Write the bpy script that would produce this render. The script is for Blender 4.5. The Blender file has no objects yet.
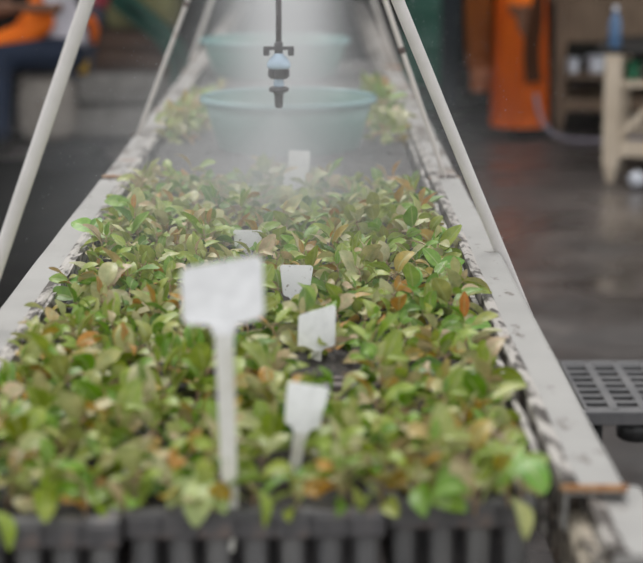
import bpy, bmesh, math, random
import numpy as np
from mathutils import Vector, Matrix, Euler, noise as mnoise

random.seed(11)
rng = np.random.default_rng(11)
S = bpy.context.scene
COL = S.collection
PI = math.pi

# ------------------------------------------------------------------ camera, world, light, exposure
cam_data = bpy.data.cameras.new('camera')
cam = bpy.data.objects.new('camera', cam_data)
COL.objects.link(cam)
cam.location = (0, 0, 1.505)
cam.rotation_euler = (PI / 2 - math.atan(378 / 1800), 0, -8.5 / 1800)
cam_data.sensor_fit = 'HORIZONTAL'
cam_data.sensor_width = 36
cam_data.lens = 36 * 1800 / 643
cam_data.clip_start = 0.05
cam_data.clip_end = 200
cam_data.dof.use_dof = True
cam_data.dof.focus_distance = 3.3
cam_data.dof.aperture_fstop = 3.3
S.camera = cam

world = bpy.data.worlds.new('overcast_sky')
S.world = world
world.use_nodes = True
wn = world.node_tree
wn.nodes.clear()
w_out = wn.nodes.new('ShaderNodeOutputWorld')
w_bg = wn.nodes.new('ShaderNodeBackground')
w_bg.inputs[0].default_value = (0.97, 0.985, 1.0, 1)
w_bg.inputs[1].default_value = 1.12
wn.links.new(w_bg.outputs[0], w_out.inputs[0])

sun_d = bpy.data.lights.new('soft_sun', 'SUN')
sun_d.energy = 1.9
sun_d.angle = math.radians(35)
sun_d.color = (1.0, 0.97, 0.92)
sun = bpy.data.objects.new('soft_sun', sun_d)
sun.rotation_euler = (math.radians(-28), math.radians(-14), 0)
sun.location = (0, 3, 6)
COL.objects.link(sun)

S.view_settings.view_transform = 'Standard'
S.view_settings.look = 'None'
S.view_settings.exposure = 0.0
S.view_settings.gamma = 1.0
S.view_settings.use_curve_mapping = False


# ------------------------------------------------------------------ helpers: materials
def nodes_of(m):
    m.use_nodes = True
    return m.node_tree, m.node_tree.nodes['Principled BSDF']


def ramp_node(nt, stops, interp='LINEAR'):
    r = nt.nodes.new('ShaderNodeValToRGB')
    cr = r.color_ramp
    cr.interpolation = interp
    while len(cr.elements) > 1:
        cr.elements.remove(cr.elements[-1])
    cr.elements[0].position = stops[0][0]
    cr.elements[0].color = (*stops[0][1], 1)
    for p, c in stops[1:]:
        e = cr.elements.new(p)
        e.color = (*c, 1)
    return r


def noise_node(nt, scale, detail=4, rough=0.55, stretch=None):
    n = nt.nodes.new('ShaderNodeTexNoise')
    n.inputs['Scale'].default_value = scale
    n.inputs['Detail'].default_value = detail
    n.inputs['Roughness'].default_value = rough
    tc = nt.nodes.new('ShaderNodeTexCoord')
    if stretch:
        mp = nt.nodes.new('ShaderNodeMapping')
        mp.inputs['Scale'].default_value = stretch
        nt.links.new(tc.outputs['Object'], mp.inputs['Vector'])
        nt.links.new(mp.outputs['Vector'], n.inputs['Vector'])
    else:
        nt.links.new(tc.outputs['Object'], n.inputs['Vector'])
    return n


def bump(nt, b, src, strength=0.3, dist=0.005):
    bn = nt.nodes.new('ShaderNodeBump')
    bn.inputs['Strength'].default_value = strength
    bn.inputs['Distance'].default_value = dist
    nt.links.new(src, bn.inputs['Height'])
    nt.links.new(bn.outputs['Normal'], b.inputs['Normal'])


def mat(name, stops, scale=20, rough=0.6, spec=0.5, bmp=0.2, stretch=None, interp='LINEAR', detail=5, dist=0.004, **kw):
    """procedural material: a noise driven colour ramp with bump"""
    m = bpy.data.materials.new(name)
    nt, b = nodes_of(m)
    if isinstance(stops[0], (int, float)):
        c = stops
        stops = [(0.3, tuple(v * 0.85 for v in c)), (0.7, tuple(min(1, v * 1.1) for v in c))]
    n = noise_node(nt, scale, detail, 0.6, stretch)
    r = ramp_node(nt, stops, interp)
    nt.links.new(n.outputs['Fac'], r.inputs['Fac'])
    nt.links.new(r.outputs['Color'], b.inputs['Base Color'])
    b.inputs['Roughness'].default_value = rough
    b.inputs['Specular IOR Level'].default_value = spec
    for k, v in kw.items():
        b.inputs[k].default_value = v
    if bmp:
        bump(nt, b, n.outputs['Fac'], bmp, dist)
    return m


def painted(name, paint, dirt, dirt_at, rust=None, rust_at=0.66, scale=26):
    """weathered paint: speckled dirt and rust patches of their own shape"""
    m = bpy.data.materials.new(name)
    nt, b = nodes_of(m)
    big = noise_node(nt, 5, 4, 0.6)
    base = ramp_node(nt, [(0.3, tuple(v * 0.84 for v in paint)), (0.62, paint)])
    nt.links.new(big.outputs['Fac'], base.inputs['Fac'])
    sp = noise_node(nt, scale, 6, 0.68, (1, 0.45, 1))
    msk = ramp_node(nt, [(dirt_at, (0, 0, 0)), (dirt_at + 0.07, (1, 1, 1))])
    nt.links.new(sp.outputs['Fac'], msk.inputs['Fac'])
    mix = nt.nodes.new('ShaderNodeMixRGB')
    mix.inputs['Color2'].default_value = (*dirt, 1)
    nt.links.new(msk.outputs['Color'], mix.inputs['Fac'])
    nt.links.new(base.outputs['Color'], mix.inputs['Color1'])
    out = mix
    if rust:
        rn = noise_node(nt, 9, 5, 0.6)
        rm = ramp_node(nt, [(rust_at, (0, 0, 0)), (rust_at + 0.06, (1, 1, 1))])
        nt.links.new(rn.outputs['Fac'], rm.inputs['Fac'])
        mx = nt.nodes.new('ShaderNodeMixRGB')
        mx.inputs['Color2'].default_value = (*rust, 1)
        nt.links.new(rm.outputs['Color'], mx.inputs['Fac'])
        nt.links.new(mix.outputs['Color'], mx.inputs['Color1'])
        out = mx
    nt.links.new(out.outputs['Color'], b.inputs['Base Color'])
    b.inputs['Roughness'].default_value = 0.5
    bump(nt, b, sp.outputs['Fac'], 0.15, 0.003)
    return m


def leaf_material(name, stops, trans=0.22):
    m = bpy.data.materials.new(name)
    nt, b = nodes_of(m)
    geo = nt.nodes.new('ShaderNodeNewGeometry')
    oi = nt.nodes.new('ShaderNodeObjectInfo')
    add = nt.nodes.new('ShaderNodeMath')
    add.operation = 'ADD'
    nt.links.new(geo.outputs['Random Per Island'], add.inputs[0])
    nt.links.new(oi.outputs['Random'], add.inputs[1])
    fr = nt.nodes.new('ShaderNodeMath')
    fr.operation = 'FRACT'
    nt.links.new(add.outputs[0], fr.inputs[0])
    r = ramp_node(nt, stops)
    nt.links.new(fr.outputs[0], r.inputs['Fac'])
    # blotches inside each leaf
    nz = noise_node(nt, 60, 3, 0.6)
    blot = ramp_node(nt, [(0.35, (0.72, 0.78, 0.7)), (0.65, (1.15, 1.1, 1.1))])
    nt.links.new(nz.outputs['Fac'], blot.inputs['Fac'])
    mul = nt.nodes.new('ShaderNodeMixRGB')
    mul.blend_type = 'MULTIPLY'
    mul.inputs['Fac'].default_value = 1
    nt.links.new(r.outputs['Color'], mul.inputs['Color1'])
    nt.links.new(blot.outputs['Color'], mul.inputs['Color2'])
    # pale midrib and an orange tint at some tips
    uv = nt.nodes.new('ShaderNodeUVMap')
    sep = nt.nodes.new('ShaderNodeSeparateXYZ')
    nt.links.new(uv.outputs['UV'], sep.inputs[0])
    sub = nt.nodes.new('ShaderNodeMath')
    sub.operation = 'SUBTRACT'
    sub.inputs[1].default_value = 0.5
    nt.links.new(sep.outputs['X'], sub.inputs[0])
    ab = nt.nodes.new('ShaderNodeMath')
    ab.operation = 'ABSOLUTE'
    nt.links.new(sub.outputs[0], ab.inputs[0])
    rib = ramp_node(nt, [(0.02, (0.55, 0.55, 0.55)), (0.07, (0, 0, 0))])
    nt.links.new(ab.outputs[0], rib.inputs['Fac'])
    mix = nt.nodes.new('ShaderNodeMixRGB')
    mix.inputs['Color2'].default_value = (0.42, 0.46, 0.22, 1)
    nt.links.new(rib.outputs['Color'], mix.inputs['Fac'])
    nt.links.new(mul.outputs['Color'], mix.inputs['Color1'])
    nt.links.new(mix.outputs['Color'], b.inputs['Base Color'])
    b.inputs['Roughness'].default_value = 0.34
    b.inputs['Specular IOR Level'].default_value = 0.5
    bump(nt, b, nz.outputs['Fac'], 0.25, 0.002)
    tr = nt.nodes.new('ShaderNodeBsdfTranslucent')
    nt.links.new(mix.outputs['Color'], tr.inputs['Color'])
    ms = nt.nodes.new('ShaderNodeMixShader')
    ms.inputs[0].default_value = trans
    nt.links.new(b.outputs[0], ms.inputs[1])
    nt.links.new(tr.outputs[0], ms.inputs[2])
    nt.links.new(ms.outputs[0], nt.nodes['Material Output'].inputs['Surface'])
    return m


M = {}
M['paint'] = painted('weathered_white_paint', (0.335, 0.325, 0.31), (0.12, 0.10, 0.085), 0.60, (0.3, 0.15, 0.06), 0.74)
M['paint_far'] = painted('stained_white_paint', (0.32, 0.305, 0.29), (0.10, 0.08, 0.065), 0.49, (0.22, 0.12, 0.07), 0.60, 14)
M['paint_old'] = painted('peeling_white_paint', (0.43, 0.40, 0.37), (0.05, 0.04, 0.033), 0.475, (0.28, 0.14, 0.06), 0.66, 34)
M['paint_worn'] = painted('flaking_cream_paint', (0.46, 0.40, 0.32), (0.04, 0.032, 0.026), 0.5, (0.25, 0.11, 0.04), 0.58, 40)
M['rust'] = mat('rusty_edge', [(0.3, (0.16, 0.06, 0.02)), (0.48, (0.40, 0.19, 0.07)), (0.62, (0.46, 0.33, 0.22))], 40, 0.75)
M['pipe'] = mat('white_pipe_paint', [(0.3, (0.56, 0.53, 0.505)), (0.6, (0.64, 0.61, 0.585))], 14, 0.45, bmp=0.05)
M['pipe_thin'] = painted('chipped_white_rod', (0.66, 0.61, 0.56), (0.2, 0.11, 0.06), 0.62, (0.25, 0.12, 0.06), 0.62, 50)
M['dark_metal'] = mat('dark_rusty_metal', [(0.3, (0.05, 0.035, 0.03)), (0.7, (0.16, 0.1, 0.08))], 40, 0.6)
M['tray'] = mat('dusty_black_plastic', [(0.3, (0.055, 0.052, 0.054)), (0.55, (0.10, 0.095, 0.097)), (0.75, (0.22, 0.16, 0.13))], 24, 0.5, bmp=0.25)
M['cell'] = mat('grey_tube_plastic', [(0.3, (0.10, 0.10, 0.105)), (0.7, (0.19, 0.185, 0.18))], 18, 0.45, stretch=(1, 1, 0.3))
M['soil'] = mat('wet_potting_soil', [(0.32, (0.006, 0.005, 0.004)), (0.55, (0.03, 0.022, 0.018)), (0.68, (0.075, 0.058, 0.048)), (0.78, (0.4, 0.37, 0.33))], 130, 0.6, bmp=0.9, dist=0.01, detail=6)
LEAF = [(0.0, (0.08, 0.18, 0.006)), (0.14, (0.16, 0.31, 0.015)), (0.29, (0.26, 0.34, 0.035)), (0.40, (0.38, 0.41, 0.12)),
        (0.49, (0.49, 0.46, 0.27)), (0.57, (0.28, 0.37, 0.045)), (0.67, (0.24, 0.29, 0.02)), (0.77, (0.43, 0.40, 0.17)),
        (0.84, (0.50, 0.38, 0.25)), (0.90, (0.38, 0.28, 0.03)), (0.95, (0.44, 0.20, 0.025)), (1.0, (0.10, 0.22, 0.008))]
M['leaf'] = leaf_material('seedling_leaf', LEAF)
M['leaf_green'] = leaf_material('bright_green_leaf', [(0, (0.09, 0.24, 0.02)), (0.5, (0.17, 0.36, 0.04)), (1, (0.26, 0.36, 0.07))])
M['leaf_red'] = leaf_material('red_orange_leaf', [(0, (0.42, 0.12, 0.03)), (0.5, (0.48, 0.18, 0.04)), (1, (0.40, 0.22, 0.06))])
M['stem'] = mat('reddish_stem', [(0.3, (0.26, 0.13, 0.07)), (0.7, (0.42, 0.32, 0.18))], 60, 0.55)
M['label'] = mat('white_label_plastic', [(0.28, (0.76, 0.76, 0.76)), (0.55, (0.90, 0.90, 0.90))], 60, 0.45, bmp=0.05)
M['label_dirty'] = mat('splashed_white_plastic', [(0.0, (0.84, 0.84, 0.84)), (0.60, (0.86, 0.86, 0.86)), (0.64, (0.34, 0.30, 0.26))], 90, 0.5, bmp=0.05)
M['stake'] = mat('cream_label_stake', [(0.3, (0.60, 0.58, 0.5)), (0.65, (0.74, 0.73, 0.68))], 40, 0.45, bmp=0.05)
M['basin'] = mat('teal_basin_plastic', [(0.3, (0.045, 0.17, 0.14)), (0.7, (0.06, 0.21, 0.17))], 6, 0.28, bmp=0)
M['basin_rim'] = mat('teal_basin_rim', [(0.3, (0.12, 0.26, 0.26)), (0.7, (0.16, 0.31, 0.31))], 6, 0.2, bmp=0)
M['black'] = mat('black_nozzle_plastic', (0.035, 0.028, 0.03), 40, 0.4, bmp=0)
M['tube'] = mat('brown_black_tube', (0.05, 0.036, 0.036), 40, 0.45, bmp=0)
M['blue'] = mat('pale_blue_valve_plastic', (0.44, 0.56, 0.68), 30, 0.25, bmp=0)
M['wood'] = mat('pale_bench_wood', [(0.3, (0.52, 0.42, 0.31)), (0.7, (0.72, 0.61, 0.48))], 7, 0.6, stretch=(4, 4, 0.6))
M['wood_brown'] = mat('brown_bench_wood', [(0.3, (0.10, 0.065, 0.04)), (0.7, (0.21, 0.145, 0.095))], 7, 0.65, stretch=(4, 4, 0.6))
M['wood_dark'] = mat('dark_wet_wood', [(0.3, (0.008, 0.007, 0.006)), (0.7, (0.022, 0.018, 0.015))], 7, 0.6)
M['crate'] = mat('red_brown_crate_wood', [(0.3, (0.06, 0.03, 0.018)), (0.7, (0.15, 0.075, 0.04))], 6, 0.6, stretch=(0.6, 3, 3))
M['sack'] = mat('grey_beige_sack', [(0.3, (0.13, 0.12, 0.11)), (0.7, (0.22, 0.205, 0.19))], 12, 0.85)
M['sack_pale'] = mat('pale_beige_sack', [(0.3, (0.24, 0.21, 0.185)), (0.7, (0.36, 0.325, 0.29))], 12, 0.85)
M['sack_olive'] = mat('olive_yellow_sack', [(0.3, (0.15, 0.14, 0.06)), (0.7, (0.25, 0.24, 0.11))], 10, 0.85)
M['tarp'] = mat('teal_green_tarp', [(0.3, (0.02, 0.11, 0.075)), (0.7, (0.035, 0.17, 0.115))], 9, 0.5)
M['roll'] = mat('blue_grey_cloth', [(0.3, (0.035, 0.04, 0.06)), (0.7, (0.075, 0.08, 0.11))], 12, 0.8)
M['pink'] = mat('crimson_cloth', (0.36, 0.05, 0.07), 12, 0.8)
M['yellow'] = mat('yellow_plastic', (0.55, 0.32, 0.02), 10, 0.4, bmp=0)
M['orange'] = mat('orange_work_cloth', [(0.3, (0.74, 0.125, 0.002)), (0.7, (0.95, 0.20, 0.006))], 6, 0.8, stretch=(3, 3, 0.5))
M['orange_dark'] = mat('rust_orange_cloth', [(0.3, (0.26, 0.065, 0.008)), (0.7, (0.40, 0.115, 0.016))], 6, 0.8, stretch=(3, 3, 0.5))
M['peach'] = mat('pale_orange_hem', (0.62, 0.24, 0.11), 8, 0.8)
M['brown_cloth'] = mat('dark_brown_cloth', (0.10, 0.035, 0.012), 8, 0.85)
M['denim'] = mat('navy_denim', [(0.3, (0.005, 0.011, 0.028)), (0.7, (0.011, 0.022, 0.050))], 14, 0.8)
M['shirt'] = mat('lilac_white_shirt', (0.60, 0.57, 0.62), 9, 0.8)
M['skin'] = mat('brown_skin', (0.17, 0.075, 0.04), 20, 0.5, bmp=0.05)
M['hair'] = mat('black_hair', (0.012, 0.010, 0.009), 40, 0.5)
M['white'] = mat('white_pot_plastic', (0.66, 0.68, 0.74), 10, 0.35, bmp=0)
M['green'] = mat('green_pot_plastic', (0.03, 0.20, 0.10), 10, 0.4, bmp=0)
M['blue_bottle'] = mat('blue_bottle_plastic', (0.10, 0.19, 0.34), 10, 0.3, bmp=0)
M['hose'] = mat('grey_lilac_hose', (0.26, 0.23, 0.28), 10, 0.45, bmp=0)
M['hose_black'] = mat('black_rubber_hose', (0.02, 0.02, 0.02), 10, 0.4, bmp=0)
M['pallet'] = mat('black_pallet_plastic', [(0.3, (0.08, 0.08, 0.085)), (0.7, (0.15, 0.146, 0.148))], 9, 0.45)
M['post'] = mat('dark_teal_post', (0.010, 0.018, 0.024), 8, 0.5)


# ------------------------------------------------------------------ helpers: geometry
def link(name, bm, material, parent=None, smooth=True):
    me = bpy.data.meshes.new(name)
    bm.normal_update()
    bm.to_mesh(me)
    bm.free()
    mats = material if isinstance(material, (list, tuple)) else [material]
    for m in mats:
        me.materials.append(m)
    if smooth:
        me.polygons.foreach_set('use_smooth', [True] * len(me.polygons))
    o = bpy.data.objects.new(name, me)
    COL.objects.link(o)
    if parent:
        o.parent = parent
    return o


def tag(o, label=None, cat=None, group=None, kind=None):
    if label: o['label'] = label
    if cat: o['category'] = cat
    if group: o['group'] = group
    if kind: o['kind'] = kind
    return o


def empty(name, loc, label=None, cat=None, group=None, rotz=0.0):
    o = bpy.data.objects.new(name, None)
    o.empty_display_size = 0.05
    o.location = loc
    o.rotation_euler = (0, 0, rotz)
    COL.objects.link(o)
    return tag(o, label, cat, group)


def box(bm, c, s, rot=None, bev=0.0):
    """a box with bevelled edges added to bm"""
    t = bmesh.new()
    bmesh.ops.create_cube(t, size=1)
    for v in t.verts:
        v.co = Vector((v.co.x * s[0], v.co.y * s[1], v.co.z * s[2]))
    if bev > 0:
        bmesh.ops.bevel(t, geom=list(t.edges), offset=bev, segments=2, affect='EDGES', profile=0.6)
    mt = Matrix.Translation(c)
    if rot is not None:
        mt = mt @ (rot.to_matrix().to_4x4() if not isinstance(rot, Matrix) else rot)
    t.transform(mt)
    merge(bm, t)


def merge(bm, t):
    me = bpy.data.meshes.new('tmp')
    t.to_mesh(me)
    t.free()
    bm.from_mesh(me)
    bpy.data.meshes.remove(me)


def beam(bm, a, b, w, d, bev=0.002):
    """rectangular bar from a to b"""
    a, b = Vector(a), Vector(b)
    q = (b - a).to_track_quat('Z', 'Y')
    box(bm, (a + b) / 2, (w, d, (b - a).length), q.to_matrix().to_4x4(), bev)


def lathe(bm, prof, segs=32, c=(0, 0, 0), close=True):
    rings = []
    for r, z in prof:
        rings.append([bm.verts.new((c[0] + r * math.cos(2 * PI * i / segs), c[1] + r * math.sin(2 * PI * i / segs), c[2] + z)) for i in range(segs)])
    for a, b in zip(rings, rings[1:]):
        for i in range(segs):
            j = (i + 1) % segs
            bm.faces.new((a[i], a[j], b[j], b[i]))
    if close:
        bm.faces.new(rings[0][::-1])
        bm.faces.new(rings[-1])


def tube(bm, pts, r, segs=10, wob=0.0, ell=1.0):
    pts = [Vector(p) for p in pts]
    rings = []
    ext = [max(p[a] for p in pts) - min(p[a] for p in pts) for a in range(3)]
    up = Vector((0, 0, 0))
    up[ext.index(min(ext))] = 1
    for i, p in enumerate(pts):
        d = (pts[min(i + 1, len(pts) - 1)] - pts[max(i - 1, 0)]).normalized()
        u = d.cross(up)
        if u.length < 1e-3:
            u = d.cross(Vector((0, 1, 0)))
        u.normalize()
        v = u.cross(d).normalized()
        rr = (r[i] if isinstance(r, (list, tuple)) else r) * (1 + wob * random.uniform(-1, 1))
        rings.append([bm.verts.new(p + u * rr * math.cos(2 * PI * k / segs) + v * rr * ell * math.sin(2 * PI * k / segs)) for k in range(segs)])
    for a, b in zip(rings, rings[1:]):
        for k in range(segs):
            j = (k + 1) % segs
            bm.faces.new((a[k], a[j], b[j], b[k]))
    bm.faces.new(rings[0][::-1])
    bm.faces.new(rings[-1])


def profile_run(bm, prof, y0, y1, step=0.06, amp=0.0, seed=0.0):
    """a closed x-z outline run along y, very slightly uneven"""
    n = max(2, int((y1 - y0) / step))
    rings = []
    for i in range(n + 1):
        y = y0 + (y1 - y0) * i / n
        dx = amp * mnoise.noise(Vector((y * 2.3, seed, 0)))
        dz = amp * mnoise.noise(Vector((y * 2.9, seed, 7)))
        rings.append([bm.verts.new((x + dx, y, z + dz)) for x, z in prof])
    k = len(prof)
    for a, b in zip(rings, rings[1:]):
        for i in range(k):
            j = (i + 1) % k
            bm.faces.new((a[i], a[j], b[j], b[i]))
    bm.faces.new(rings[0])
    bm.faces.new(rings[-1][::-1])
    bmesh.ops.recalc_face_normals(bm, faces=bm.faces)


def struct(o):
    o['kind'] = 'structure'
    return o


# ------------------------------------------------------------------ setting: floor and back wall
def floor_material():
    m = bpy.data.materials.new('wet_concrete_floor')
    nt, b = nodes_of(m)
    n = noise_node(nt, 1.6, 8, 0.65)
    r = ramp_node(nt, [(0.3, (0.020, 0.017, 0.016)), (0.5, (0.050, 0.042, 0.039)), (0.66, (0.105, 0.088, 0.08))])
    nt.links.new(n.outputs['Fac'], r.inputs['Fac'])
    nt.links.new(r.outputs['Color'], b.inputs['Base Color'])
    n2 = noise_node(nt, 0.9, 4, 0.6)
    rr = ramp_node(nt, [(0.36, (0.13, 0.13, 0.13)), (0.62, (0.5, 0.5, 0.5))])
    nt.links.new(n2.outputs['Fac'], rr.inputs['Fac'])
    nt.links.new(rr.outputs['Color'], b.inputs['Roughness'])
    n3 = noise_node(nt, 30, 5, 0.7)
    bump(nt, b, n3.outputs['Fac'], 0.06, 0.006)
    return m


bm = bmesh.new()
bmesh.ops.create_grid(bm, x_segments=40, y_segments=40, size=1)
for v in bm.verts:
    v.co = Vector((v.co.x * 10, 7.5 + v.co.y * 10, 0.004 * mnoise.noise(Vector((v.co.x * 9, v.co.y * 9, 0)))  - 0.004))
struct(link('floor', bm, floor_material()))

M['wall'] = mat('dark_shade_net', [(0.3, (0.010, 0.010, 0.009)), (0.55, (0.026, 0.024, 0.020)), (0.75, (0.055, 0.052, 0.036))], 1.4, 0.9, bmp=0.3)
bm = bmesh.new()
box(bm, (0, 17.2, 3.0), (20, 0.1, 6.0))
for k in range(9):
    box(bm, (-9 + k * 2.25, 17.12, 3.0), (0.1, 0.1, 6.0))
struct(link('wall_back', bm, M['wall'], smooth=False))

bm = bmesh.new()
box(bm, (0, 14.3, 3.35), (20, 6.0, 0.08))  # unseen roof added to darken the background and the floor reflections
for k in range(6):
    box(bm, (0, 11.5 + k * 1.1, 3.25), (20, 0.08, 0.14))
struct(link('added_ceiling', bm, M['wall'], smooth=False))

# ------------------------------------------------------------------ the nursery bench with its two white rails
LX, RX = -0.522, 0.361          # outer edges of the rails
ZR = 0.85
bench = empty('nursery_bench', (0, 0, 0), 'long nursery bench with weathered white side rails running away from the viewer', 'bench')


def rail_profile(xo, sgn, z, w=0.072, d=0.055):
    """capped channel: xo outer edge, sgn +1 when the inside is towards +x"""
    p = [(0.0, -d), (0.0, -0.008), (0.003, -0.002), (0.009, 0.0), (w - 0.004, 0.0), (w, -0.003), (w, -d), (w - 0.004, -d), (w - 0.004, -0.012), (0.004, -0.012), (0.004, -d)]
    return [(xo + sgn * a, z + b) for a, b in p]


def rail(xo, sgn, z, y0, y1, seed, name='rail', w=0.072, end_rust=True, m='paint'):
    b = bmesh.new()
    profile_run(b, rail_profile(xo, sgn, z, w), y0, y1, 0.05, 0.0025, seed)
    o = link(name, b, M[m], bench, smooth=False)
    # the folded-up inner edge, worn down to dark metal in places
    b = bmesh.new()
    lp = [(w - 0.017, -0.002), (w - 0.016, 0.0025), (w - 0.010, 0.0045), (w - 0.003, 0.0065), (w + 0.003, 0.004), (w + 0.004, -0.050), (w + 0.001, -0.050), (w + 0.0005, -0.002)]
    profile_run(b, [(xo + sgn * a, z + c) for a, c in lp], y0 + 0.002, y1 - 0.002, 0.02, 0.0032, seed + 40)
    link('inner_lip', b, M['paint_old'], o, smooth=False)
    if end_rust:
        e = bmesh.new()
        # a bent rusty edge over the cut end
        box(e, (xo + sgn * (w / 2 + 0.002), y0 - 0.001, z - 0.0025), (w + 0.006, 0.006, 0.009), None, 0.003)
        link('rusty_end', e, M['rust'], o)
    return o


rail(RX, -1, ZR, 1.975, 4.355, 1.0)
rail(RX + 0.028, -1, ZR - 0.019, 1.80, 2.03, 2.0, end_rust=False)
rail(RX, -1, ZR - 0.004, 4.385, 7.4, 3.0, m='paint_far')
rail(RX + 0.004, -1, ZR - 0.002, 7.43, 12.6, 4.0, m='paint_far')
rail(LX, 1, ZR, 1.2, 4.335, 5.0, end_rust=False)
rail(LX + 0.006, 1, ZR + 0.003, 4.37, 7.2, 6.0, m='paint_far')
rail(LX, 1, ZR, 7.23, 12.6, 7.0, m='paint_far')

# thin inner strips beside the trays, flaking
for x0, y0, y1, zt, sd in ((RX - 0.088, 2.03, 12.6, 0.846, 11.0), (LX + 0.078, 1.2, 12.6, 0.853, 12.0)):
    b = bmesh.new()
    n = int((y1 - y0) / 0.025)
    ring = []
    for i in range(n + 1):
        y = y0 + (y1 - y0) * i / n
        wv = 0.004 * mnoise.noise(Vector((y * 9, sd, 0)))
        t = zt + 0.004 * mnoise.noise(Vector((y * 14, sd, 3)))
        ring.append([b.verts.new((x0 + wv - 0.004, y, t - 0.075)), b.verts.new((x0 + wv - 0.004, y, t)), b.verts.new((x0 + wv + 0.004, y, t + 0.001)), b.verts.new((x0 + wv + 0.004, y, t - 0.075))])
    for a, c in zip(ring, ring[1:]):
        for k in range(4):
            b.faces.new((a[k], a[(k + 1) % 4], c[(k + 1) % 4], c[k]))
    b.faces.new(ring[0]); b.faces.new(ring[-1][::-1])
    bmesh.ops.recalc_face_normals(b, faces=b.faces)
    link('inner_strip', b, M['paint_old'], bench, smooth=False)

# peeling timber under the right rail at the near end, and side boards
b = bmesh.new()
profile_run(b, [(0.292, 0.62), (0.292, 0.80), (0.300, 0.812), (0.316, 0.812), (0.322, 0.80), (0.322, 0.62)], 1.55, 2.02, 0.02, 0.004, 21.0)
link('peeling_board', b, M['paint_worn'], bench, smooth=False)
b = bmesh.new()
profile_run(b, [(0.338, 0.60), (0.338, 0.79), (0.352, 0.79), (0.352, 0.60)], 1.3, 12.6, 0.2, 0.002, 23.0)
link('side_board', b, M['paint_worn'], bench, smooth=False)
b = bmesh.new()
profile_run(b, [(LX + 0.01, 0.60), (LX + 0.01, 0.79), (LX + 0.024, 0.79), (LX + 0.024, 0.60)], 1.3, 12.6, 0.2, 0.002, 24.0)
link('side_board', b, M['paint_worn'], bench, smooth=False)
for k in range(15):
    b = bmesh.new()
    beam(b, (LX + 0.012, 2.03 + k * 0.74, 0.675), (RX - 0.012, 2.03 + k * 0.74, 0.675), 0.04, 0.04)
    link('crossbar', b, M['wood_dark'], bench, smooth=False)
for y in (1.6, 4.3, 7.2, 10.0, 12.4):
    for x in (LX + 0.045, RX - 0.045):
        b = bmesh.new()
        beam(b, (x, y, 0.0), (x, y, 0.80), 0.05, 0.05)
        link('leg', b, M['wood_dark'], bench, smooth=False)

# ------------------------------------------------------------------ hoops over the bench, feeding pipe
XC = (LX + RX) / 2


def hoop_points(xl, kl, yl, xr, kr, yr, zf, zs=1.55):
    """two straight legs leaning inwards, joined by a rounded crown"""
    pts = []
    for i in range(17):
        z = zf[0] + (zs - zf[0]) * i / 16
        pts.append(Vector((xl + kl * (z - ZR), yl, z)))
    q = [Vector((xr - kr * (zf[1] + (zs - zf[1]) * i / 16 - ZR), yr, zf[1] + (zs - zf[1]) * i / 16)) for i in range(17)][::-1]
    p0, p2 = pts[-1], q[0]
    t = (xr - xl) / (kl + kr)
    p1 = Vector((xl + kl * t, (yl + yr) / 2, ZR + t))
    for i in range(1, 16):
        u = i / 16
        pts.append(p0 * (1 - u) ** 2 + p1 * 2 * u * (1 - u) + p2 * u * u)
    return pts + q


def hoop(legs, r, material, label, screws=False, joints=()):
    pts = hoop_points(*legs)
    o0 = pts[0]
    h = empty('hoop', o0, label, 'hoop', 'hoops over the bench')
    b = bmesh.new()
    tube(b, [p - o0 for p in pts], r, 14, 0.02)
    link('rod', b, material, h)
    if screws:
        for p in (pts[0], pts[-1]):
            s = bmesh.new()
            q = p - o0 + Vector((0, 0, 0.006))
            tube(s, [q + Vector(d) for d in ((-0.022, 0, 0), (-0.008, 0, 0.001), (0.008, 0, 0.001), (0.028, 0, -0.002))], [0.003, 0.0055, 0.0055, 0.003], 8)
            link('screw', s, M['dark_metal'], h)
    for side, z in joints:
        seg = pts[:17] if side < 0 else pts[-17:][::-1]
        d = (seg[-1] - seg[0]).normalized()
        c = seg[0] + d * ((z - seg[0].z) / d.z) - o0
        s = bmesh.new()
        tube(s, [c - d * 0.008, c - d * 0.005, c + d * 0.004, c + d * 0.008], [r * 1.05, r * 1.35, r * 1.3, r * 1.05], 10)
        link('rusty_joint', s, M['dark_metal'], h)
    return h


hoop((-0.532, 0.369, 2.77, 0.3605, 0.4225, 3.40, (0.72, 0.72)), 0.0115, M['pipe'], 'thick white pipe hoop fixed to both rails, nearest of the hoops')
hoop((-0.506, 0.389, 5.18, 0.322, 0.348, 4.345, (0.846, 0.846)), 0.0062, M['pipe_thin'], 'thin chipped white rod hoop footed on both rails before the basins', True, ((-1, 1.225), (1, 1.16)))
hoop((-0.516, 0.36, 7.6, 0.345, 0.36, 7.6, (0.846, 0.846)), 0.009, M['pipe_thin'], 'blurred pale hoop farthest along the bench beyond both basins')

PZ = 1.762
pipe = empty('water_pipe', (XC, 1.8, PZ), 'dark overhead water pipe running along the bench under the hoops', 'pipe')
b = bmesh.new()
tube(b, [(0, 0.3 + 0.5 * i, 0) for i in range(13)], 0.0125, 12)
link('pipe_run', b, M['tube'], pipe)
for yy in (2.85 - 1.8, 4.76 - 1.8, 7.6 - 1.8):
    b = bmesh.new()
    tube(b, [(0, yy - 0.012, 0), (0, yy + 0.012, 0)], 0.019, 12)
    link('clamp', b, M['black'], pipe)

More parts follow.
